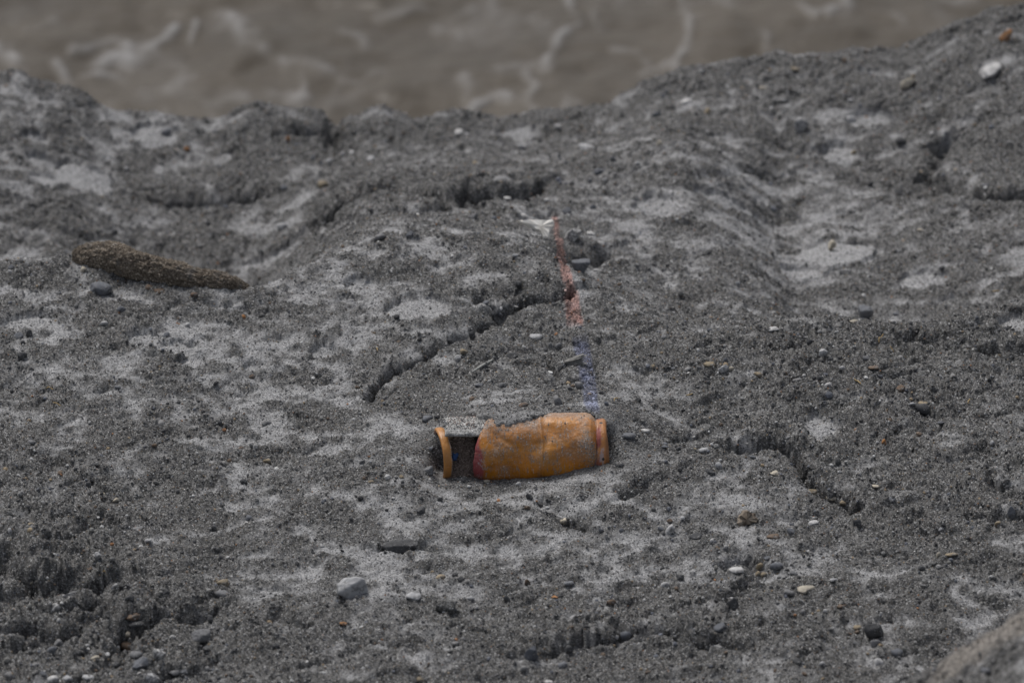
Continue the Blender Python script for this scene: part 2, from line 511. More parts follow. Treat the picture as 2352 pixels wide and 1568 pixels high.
# ------------------------------------------------------------------ the ground round the can
RC = 0.033
AX = at_z(1225, 1032, 0.006)                            # a point of the can's axis
CX, CY, CZ = AX
SP = WFR / W0 * (np.linalg.norm(AX - CAMP) / D)         # metres per photo pixel at the can
def cu(px):
    return (px - 1225) * SP
xl, yl = X - CX, Y - CY
gx = sstep(-.175, -.10, xl) * sstep(.15, .075, xl)
zfront = CZ + np.interp(xl, [-.115, -.094, -.085, -.055, -.02, .02, .053, .07], [-.004, -.012, -.0175, -.0165, -.016, -.0105, -.003, .001])
zback = CZ + np.interp(xl, [-.12, -.085, -.070, -.05, .055, .066, .085, .12], [.003, .009, .019, .029, .029, .024, .016, .006])
outk = sstep(.0, .022, np.maximum(cu(1012) - xl, xl - cu(1392)))
kk = .006 + .05 * outk
sw = sstep(-kk, kk, yl - .002)
wl_ = gx * np.exp(-(np.maximum(np.abs(yl) - .012, 0) / np.where(yl > 0, .11, .07)) ** 2)
small = (.4 + .6 * rough) * (.0026 * lump + .0014 * grain) + .004 * mid_ * outk
Z = Z * (1 - wl_) + (zfront * (1 - sw) + zback * sw + small) * wl_
DY *= 1 - .9 * wl_ * (np.hypot(xl, yl) < .11)
# sand draped over the can's back and top
PRU = [cu(q) for q in (1094, 1100, 1108, 1118, 1132, 1200, 1330, 1346, 1356, 1362, 1368)]
PRR = [.0285, .0302, .0315, .0326, .0330, .0327, .0328, .0327, .0316, .0292, .0262]
RX = np.interp(xl, PRU, PRR)
inb = (xl > cu(1096)) & (xl < cu(1366))
edge_px = np.interp(xl / SP + 1225, [1090, 1108, 1128, 1138, 1165, 1190, 1215, 1240, 1252, 1300, 1366], [955, 955, 962, 980, 981, 973, 966, 958, 951, 948, 947])
off = np.clip((1032 - edge_px) * SP / RC, -1, .999)
yedge = -RC * np.cos(np.arcsin(off) + PITCH) + .0022 * perlin(X / .006, Y / .006, 111)
top = CZ + np.sqrt(np.maximum(RX ** 2 - np.minimum(yl, .012) ** 2, 1e-6)) + np.where(xl < cu(1246), .0016, .0003) + .0006 * grain
zone = inb & (yl > -RC) & (yl < .03)
Z = np.where(zone & (yl >= yedge), np.maximum(top * sstep(.05, .012, yl) + Z * (1 - sstep(.05, .012, yl)), Z * 0 - 1), Z)
Z = np.where(zone & (yl < yedge) & (yl > -.0245), np.minimum(Z, CZ - .020), Z)
# hollow behind the tear, under the strip of can wall
gap = (xl > cu(1026)) & (xl < cu(1091)) & (yl > -.023) & (yl < .022)
hol = CZ - .0165 + .034 * sstep(-.021, .004, yl) + .0045 * mid_ + .004 * lump + .0018 * grain
Z = np.where(gap, np.minimum(hol, CZ + .016), Z)
inr = (xl > cu(1366)) & (xl < cu(1390)) & (yl > -.022) & (yl < .004)
Z = np.where(inr, np.minimum(Z, CZ - .014), Z)
silt = np.where((np.abs(xl) < .11) & (yl > -.04) & (yl < .03), np.minimum(silt, .22) + .25 * ((yl > -.03) & (yl < .012) & (xl > cu(1100)) & (xl < cu(1260))), silt)

fz = sampler(Z)
def gnd(px, py):
    return hit(px, py, fz)

# ------------------------------------------------------------------ reddish and bluish tinge in the ground colour, running up from the can
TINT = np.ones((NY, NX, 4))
def tinge(pts, colr, strength, fs):  # multiplies a strip of ground colour by colr, following pts
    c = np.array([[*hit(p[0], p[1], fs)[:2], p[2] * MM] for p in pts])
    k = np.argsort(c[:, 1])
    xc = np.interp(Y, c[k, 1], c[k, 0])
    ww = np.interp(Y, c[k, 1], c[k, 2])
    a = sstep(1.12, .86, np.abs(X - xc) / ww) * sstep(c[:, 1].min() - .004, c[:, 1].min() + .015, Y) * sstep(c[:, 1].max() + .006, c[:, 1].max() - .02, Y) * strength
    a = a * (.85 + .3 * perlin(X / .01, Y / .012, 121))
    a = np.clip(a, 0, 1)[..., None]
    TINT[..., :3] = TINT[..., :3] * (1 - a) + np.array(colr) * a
tinge([(1274, 490, 6), (1278, 540, 7), (1288, 590, 10), (1302, 640, 13), (1312, 690, 16), (1321, 750, 20)], (1.58, .98, .87), 1.0, fz_pre)
tinge([(1332, 770, 18), (1340, 820, 18), (1352, 880, 17), (1357, 920, 16), (1362, 950, 15), (1364, 985, 14)], (.86, .93, 1.28), 1.0, fz)
TINT[..., :3] = np.where(gap[..., None], TINT[..., :3] * np.array([1.15, .92, .80]), TINT[..., :3])
tan_line = [(2190, 1510, 10), (2230, 1475, 16), (2270, 1450, 17), (2310, 1428, 17), (2352, 1408, 17)]
tc = np.array([hit(p[0], p[1] + 14, fz)[:2] for p in tan_line])
for k in range(len(tc) - 1):
    a, b = tc[k], tc[k + 1]
    e = b - a
    t = np.clip(((X - a[0]) * e[0] + (Y - a[1]) * e[1]) / (e @ e), 0, 1)
    q = np.hypot(X - a[0] - t * e[0], Y - a[1] - t * e[1])
    w = sstep(.026, .012, q + .008 * mid_) * .85
    silt = np.maximum(silt, w * .75)
    TANM = w if k == 0 else np.maximum(TANM, w)
TINT[..., :3] *= 1 - TANM[..., None] * np.array([.06, .14, .24])

gy0, gx0 = np.gradient(Z)
slope = np.hypot(gy0 / np.gradient(YS)[:, None], gx0 / np.gradient(XS)[None, :])
steep = sstep(.5, 1.6, slope) * (np.abs(X) < .7) * (np.hypot(xl, yl) > .10)
DY += steep * (.0060 * fbm(X / .011, Z / .009, 131, 3, .6) + .0018 * perlin(X / .0035, Z / .0032, 133))
DX = steep * (.0050 * fbm(Y / .011 + 7, Z / .008, 132, 3, .6) + .0016 * perlin(Y / .0035, Z / .0032, 134))
P = np.stack([X + DX, Y + DY, Z], -1)
ground = grid_obj('ground', P, GROUND)
ground['kind'] = 'structure'
set_attr(ground.data, 'silt', silt)
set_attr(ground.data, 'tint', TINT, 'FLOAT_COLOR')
fsilt, ftr, ftg, ftb, fdy = sampler(silt), sampler(TINT[..., 0]), sampler(TINT[..., 1]), sampler(TINT[..., 2]), sampler(DY)
fbias, fskin = sampler(silt_bias), sampler(skin)

# ------------------------------------------------------------------ river
ZW = -0.75
wxs = fine_axis(-1.2, 1.2, .005, -60, 60, 1.08)
wys = fine_axis(1.5, 3.6, .008, 1.3, 120, 1.06)
WX, WY = np.meshgrid(wxs, wys)
FOAM = [  # photo polylines, half width in photo pixels, strength
    ([(225, 128), (260, 112), (300, 98), (340, 88)], 22, 1.0), ([(340, 85), (375, 60), (395, 45)], 14, .9), ([(440, 70), (470, 40)], 9, .9),
    ([(180, 110), (215, 92), (260, 80)], 10, .75), ([(205, 172), (240, 155), (300, 140)], 8, .8), ([(0, 128), (40, 140), (60, 160)], 22, .95),
    ([(150, 150), (160, 190), (170, 200)], 14, .8), ([(330, 178), (400, 172), (450, 168)], 10, .6), ([(520, 45), (560, 70), (600, 110)], 20, .7),
    ([(640, 130), (720, 150), (760, 150)], 12, .5), ([(640, 240), (680, 200), (690, 160)], 9, .5), ([(780, 170), (830, 195), (880, 180)], 12, .4),
    ([(780, 70), (830, 75), (860, 110)], 14, .4), ([(1010, 60), (1060, 90)], 22, .4), ([(1150, 150), (1200, 152), (1260, 158)], 11, .5),
    ([(1280, -10), (1300, 25), (1318, 45), (1300, 62)], 14, .9), ([(1282, 70), (1275, 105), (1270, 120)], 16, .95), ([(1285, 118), (1245, 140), (1205, 165)], 12, .65),
    ([(1205, 168), (1220, 195), (1215, 218), (1185, 225), (1160, 230)], 11, 1.0), ([(1160, 222), (1120, 225), (1100, 240), (1060, 262)], 12, .85), ([(1215, 225), (1240, 250)], 8, .6),
    ([(1070, 180), (1100, 200)], 12, .5), ([(1410, 130), (1470, 120), (1500, 160)], 9, .5), ([(1568, 130), (1560, 160), (1575, 90), (1592, 40), (1595, 0)], 11, .75),
    ([(1300, 250), (1330, 230), (1370, 245)], 10, .6), ([(1750, 90), (1765, 110)], 14, .55), ([(1840, 20), (1880, 45), (1905, 55)], 9, .7), ([(1905, 60), (1945, 55), (1955, 30), (1930, 5)], 10, .85),
    ([(1660, 5), (1690, 25)], 10, .5), ([(2150, 10), (2220, 20)], 12, .5), ([(2060, 60), (2090, 70)], 14, .45), ([(880, 15), (980, 5)], 12, .4), ([(60, 60), (130, 30)], 14, .35),
    ([(1480, 190), (1510, 165), (1540, 150)], 10, .7)]
foam = np.zeros_like(WX)
wwx = .030 * fbm(WX / .10, WY / .18, 201, 3, .6)
wwy = .06 * fbm(WX / .10, WY / .18, 202, 3, .6)
for pts, hw, st in FOAM:
    g = np.array([at_z(p[0], p[1], ZW)[:2] for p in pts])
    w = hw * KPX * 10.7 * .85
    for k in range(len(g) - 1):
        a, b = g[k], g[k + 1]
        e = b - a
        sx, sy = WX + wwx - a[0], (WY + wwy - a[1])
        ex, ey = e[0], e[1]
        t = np.clip((sx * ex + sy * ey * .18) / (ex * ex + ey * ey * .18 + 1e-9), 0, 1)
        q = np.hypot(sx - t * ex, (sy - t * ey) * .42)
        foam = np.maximum(foam, .85 * st * np.exp(-(q / w) ** 2))
rv = np.clip(1 - np.abs(fbm(WX / .26 + wwx * 8, WY / .42 + wwy * 4, 211, 4, .55)) * 7, 0, 1)
foam = np.maximum(foam, .30 * rv * sstep(-.25, .35, fbm(WX / .3, WY / .5, 215, 3)))
foam = np.clip(foam * (.70 + 1.5 * fbm(WX / .03, WY / .06, 221, 3, .6)) + .12 * fbm(WX / .12, WY / .2, 223, 4), 0, 1)
WZ = ZW + .030 * fbm(WX / .28, WY / .34, 231, 4, .55) + .008 * foam
river_m = NT('muddy_river_water', 0.3, 0.12)
wcol = river_m.mix(river_m.ramp(river_m.noise(6.0, 4), [(.3, 0.0), (.7, 1.0)]), (0.060, 0.050, 0.038), (0.088, 0.074, 0.057))
ff = river_m.attr('foam').outputs['Fac']
wcol = river_m.mix(ff, wcol, (0.28, 0.276, 0.273))
river_m.l(river_m.math('ADD', river_m.math('MULTIPLY', ff, .5), .35), river_m.b.inputs['Roughness'])
river_m.bump(river_m.noise(9, 4), .35, .03)
river = grid_obj('river', np.stack([WX, WY, WZ], -1), river_m.out(wcol))
river['kind'] = 'structure'
set_attr(river.data, 'foam', foam)

# ------------------------------------------------------------------ stones
PAL = {  # real-world base colours: main, vein / second tone
    'white': ((.52, .52, .52), (.36, .36, .37)), 'cream': ((.50, .46, .38), (.36, .32, .26)), 'grey': ((.25, .25, .255), (.14, .14, .145)),
    'dark': ((.075, .077, .082), (.045, .046, .05)), 'blue': ((.155, .165, .185), (.10, .105, .12)), 'tan': ((.31, .255, .175), (.20, .165, .12)),
    'orange': ((.40, .19, .07), (.25, .13, .06)), 'brown': ((.15, .105, .075), (.09, .07, .055)), 'striped': ((.50, .50, .50), (.10, .10, .105)),
    'green': ((.16, .27, .20), (.12, .2, .16)), 'sandy': ((.16, .157, .15), (.10, .10, .095)), 'bluegrey': ((.20, .21, .23), (.16, .168, .185))}
WORD = {'white': 'white', 'cream': 'cream', 'grey': 'pale grey', 'dark': 'dark grey', 'blue': 'bluish grey', 'tan': 'tan', 'orange': 'orange',
        'brown': 'brown', 'striped': 'grey and white banded', 'green': 'green', 'sandy': 'sand coated grey', 'bluegrey': 'smooth blue grey'}

def stone_mat(key):
    t = NT('stone_' + key, 0.78, 0.3)
    a, b = PAL[key]
    if key == 'striped':
        v = t.n('ShaderNodeTexWave', wave_type='BANDS')
        v.inputs['Scale'].default_value = 42
        v.inputs['Distortion'].default_value = 16
        v.inputs['Detail'].default_value = 3
        v.inputs['Detail Scale'].default_value = 3.5
        t.l(t.coord(), v.inputs['Vector'])
        f = t.ramp(v.outputs['Fac'], [(.15, 0.0), (.9, .85)])
    else:
        f = t.ramp(t.noise(260, 5, .62), [(.35, 0.0), (.68, 1.0)])
    c = t.mix(f, a, b)
    oi = t.n('ShaderNodeObjectInfo')
    c = t.mix(1.0, c, t.ramp(oi.outputs['Random'], [(0, (.74, .75, .77)), (1, (1.15, 1.13, 1.10))]), 'MULTIPLY')
    s, grit = grit_colour(t, 1.3)
    d = t.ramp(t.noise(170, 4, .65), [(.50 if key != 'sandy' else .3, 0.0), (.66 if key != 'sandy' else .45, .75)])
    c = t.mix(d, c, grit)
    t.bump(t.noise(500, 4, .65), .35, .0008)
    return t.out(c)

SMAT = {k: stone_mat(k) for k in PAL}

def ico(sub):
    import bmesh
    bm = bmesh.new()
    bmesh.ops.create_icosphere(bm, subdivisions=sub, radius=1)
    v = np.array([x.co[:] for x in bm.verts])
    f = [[y.index for y in x.verts] for x in bm.faces]
    bm.free()
    return v, f
ICO = {k: ico(k) for k in (2, 3, 4)}

def rock_verts(seed, sub=2, cuts=7, soft=.12):
    """unit stone: sphere cut by random planes, corners softened, a little noise"""
    r = np.random.default_rng(seed)
    v, f = ICO[sub]
    n = r.normal(size=(cuts, 3))
    n /= np.linalg.norm(n, axis=1)[:, None]
    h = r.uniform(.42, .82, cuts)
    d = v @ n.T
    k = np.where(d > 1e-3, h / np.maximum(d, 1e-3), 9)
    k = np.concatenate([k, np.ones((len(v), 1))], 1)
    rad = -np.log(np.exp(-k / soft).sum(1)) * soft
    rad = np.clip(rad, .3, 1.05)
    rad = rad * np.array([1 + .11 * n3(p, 1.6, seed) + .06 * n3(p, 4.1, seed) + .025 * n3(p, 9.5, seed) for p in v])
    w = v * rad[:, None]
    w -= (w.max(0) + w.min(0)) / 2
    return w / (w.max(0) - w.min(0)) * 2, f

BASES = [rock_verts(300 + k, 3 if k % 2 else 2, 7 + k % 6, .03 + .015 * (k % 4)) for k in range(16)]
used = {}
def add_stone(name, px, py, wpx, hpx, key, seed=None, big=False, roll=None, sink=.30, mat=None):
    """stone seen at photo pixel (px,py), wpx by hpx photo pixels, resting on the ground it covers"""
    r = random.Random(int(px * 13 + py * 7))
    g = gnd(px, py + .28 * hpx)
    sc = MM * np.linalg.norm(g - CAMP) / D
    a = wpx * sc / 2
    dep = a * r.uniform(.65, .95)
    hv = hpx * sc / 2
    b = max((hv ** 2 - (dep * .42) ** 2), (hv * .45) ** 2) ** .5 / .91
    b = min(max(b * 1.12, .30 * a), 1.5 * a)
    if big:
        v, f = rock_verts(seed or int(px + py), 4, r.randint(9, 14), r.uniform(.015, .035))
    else:
        v, f = BASES[r.randrange(len(BASES))]
    rz = r.uniform(-.5, .5) if wpx > 1.5 * hpx else r.uniform(0, 6.28)
    c, s = math.cos(rz), math.sin(rz)
    w = v @ np.array([[c, s, 0], [-s, c, 0], [0, 0, 1]])
    w = w / np.abs(w).max(0)
    w = w * np.array([a, dep, b])
    if roll:
        cr_, sr_ = math.cos(roll), math.sin(roll)
        w = w @ np.array([[cr_, 0, -sr_], [0, 1, 0], [sr_, 0, cr_]])
    zmin = w[:, 2].min()
    o = mesh_obj(name, w, f, mat or SMAT[key])
    lo = float(np.min(fz(g[0] + np.array([0, a * .5, -a * .5, 0, 0]), g[1] + np.array([0, 0, 0, dep * .4, -dep * .4]))))
    zc = min(g[2], lo + .4 * b) - zmin - sink * 2 * b
    o.location = (g[0], g[1] + float(fdy(g[0], g[1])), zc)
    return o

NAMED = [  # name, px, py, w, h, key, category, label, roll, sink
    ('stone', 808, 1354, 76, 52, 'white', 'large white stone with sandy lower flank in the left foreground', 0, .22, 'the large white foreground stone'),
    ('stone', 1985, 721, 42, 33, 'bluegrey', 'smooth blue grey faceted stone sitting alone behind the right crest', 0, .12, 'the smooth blue grey stone'),
    ('stone', 1910, 568, 23, 23, 'cream', 'round cream pebble lying on the big pale silt patch', 0, .10, 'the cream pebble on the pale silt patch'),
    ('stone', 1840, 290, 40, 34, 'striped', 'pale marbled grey stone below the skyline right of the centre', .2, .2, 'the marbled stone below the skyline'),
    ('stone', 2085, 186, 26, 52, 'cream', 'narrow cream stone with rusty foot leaning on the upper right slope', .75, .2, 'the leaning cream stone'),
    ('stone', 2272, 166, 58, 26, 'white', 'bent white stone high on the upper right slope', -.45, .2, 'the bent white stone'),
    ('stone', 2310, 78, 24, 52, 'orange', 'long orange tan stone standing near the top right corner', .5, .2, 'the long orange tan stone'),
    ('stone', 1348, 337, 42, 12, 'white', 'thin bright white sliver of stone lying flat on the far bank', .08, .25, 'the thin white sliver'),
    ('stone', 1315, 543, 46, 28, 'striped', 'marbled grey stone right of the white triangular fragment', -.3, .25, 'the marbled stone by the white triangle'),
    ('stone', 1331, 614, 44, 38, 'blue', 'rounded dark blue grey stone beside the reddish tinge', .3, .2, 'the rounded dark stone by the red tinge'),
    ('stone', 233, 664, 54, 32, 'blue', 'angular dark grey stone in front of the brown clod', 0, .25, 'the angular stone below the clod'),
    ('stone', 1176, 818, 28, 15, 'dark', 'smooth dark oval pebble behind the can near the pale splinter', -.1, .2, 'the dark oval pebble behind the can'),
    ('stone', 1085, 769, 15, 24, 'dark', 'dark upright tooth shaped pebble in the main crack', -.2, .2, 'the dark tooth pebble in the crack'),
    ('stone', 920, 1242, 86, 22, 'dark', 'long flat dark slate half buried below the can', .05, .3, 'the long dark slate'),
    ('stone', 1538, 1217, 25, 27, 'white', 'peaked pale stone in front and right of the can', 0, .25, 'the peaked pale stone'),
    ('stone', 1683, 1388, 34, 30, 'dark', 'dark rounded stone under a small ledge in the right foreground', 0, .2, 'the dark stone under the ledge'),
    ('stone', 2006, 1448, 46, 32, 'dark', 'large dark grey oval stone in the right foreground', 0, .2, 'the large dark oval stone'),
    ('stone', 1223, 1502, 36, 38, 'blue', 'upright blue grey stone at the bottom middle', .3, .2, 'the upright blue grey stone'),
    ('stone', 1025, 1392, 52, 36, 'sandy', 'rounded cobble wholly coated in grey sand in the foreground', 0, .3, 'the sand coated cobble'),
    ('stone', 461, 1462, 50, 32, 'grey', 'large pale grey stone with dark gap beneath in the lower left', 0, .2, 'the large grey lower left stone'),
    ('stone', 363, 1509, 32, 30, 'striped', 'round banded stone near the bottom left', .4, .15, 'the round banded stone'),
    ('stone', 348, 1561, 42, 28, 'striped', 'banded stone cut by the bottom edge of the picture', .2, .2, 'the banded stone at the bottom edge'),
    ('stone', 165, 1357, 44, 26, 'grey', 'pale lumpy stone below the dark lower left hollow', .2, .2, 'the pale lumpy lower left stone'),
    ('stone', 1661, 847, 26, 18, 'white', 'bright white angular stone right of the can and above it in the picture', 0, .2, 'the white angular stone right of the can'),
    ('stone', 1889, 811, 22, 20, 'white', 'blocky white stone tilted on the right gravel bank', .6, .2, 'the blocky white stone'),
    ('stone', 1865, 1129, 24, 14, 'tan', 'rounded tan pebble beside the right hand gully', 0, .2, 'the rounded tan gully pebble'),
    ('stone', 1869, 1201, 26, 15, 'white', 'flat white pebble right of the brown shard', -.2, .2, 'the flat white pebble by the brown shard'),
    ('stone', 2323, 1180, 27, 36, 'blue', 'blue grey slab standing at the right edge of the picture', .2, .25, 'the blue grey slab at the right edge'),
    ('stone', 1030, 1074, 1, 1, 'skip', '', 0, 0, ''),
    ('stone', 986, 1082, 26, 22, 'grey', 'pale grey stone just left of the torn can end', 0, .2, 'the pale stone left of the can end'),
    ('stone', 811, 1070, 1, 1, 'skip', '', 0, 0, ''),
    ('stone', 322, 1526, 40, 26, 'blue', 'broad bluish stone left of the round banded stone', 0, .2, 'the broad bluish stone'),
]
LAND = []
taken = []
for (nm, px, py, w, h, key, lab, roll, sink, short) in NAMED:
    if key == 'skip':
        continue
    o = add_stone(nm, px, py, w, h, key, seed=int(px * 3 + py), big=True, roll=roll or None, sink=sink * (.7 if py < 620 else .9))
    tag(o, lab, 'stone', 'stones on the river bank')
    LAND.append((px, py, short))
    taken.append((px, py, max(w, h)))
LAND += [(1225, 1030, 'the orange can'), (1015, 1040, 'the torn can end'), (370, 615, 'the brown clod'), (1240, 520, 'the white triangular fragment'),
         (1718, 1190, 'the brown shard'), (1325, 830, 'the pale fibrous splinter'), (1240, 680, 'the dark hollow'), (1000, 790, 'the main crack'),
         (190, 412, 'the oval pale silt patch'), (760, 290, 'the skyline notch'), (1000, 450, 'the far ledge'), (210, 1200, 'the curved left crack'),
         (2150, 390, 'the upper right crack'), (2270, 1450, 'the blurred corner mound'), (1860, 1085, 'the right hand gully'), (80, 1340, 'the lower left hollow'),
         (1310, 690, 'the red tinge'), (1345, 880, 'the blue tinge')]

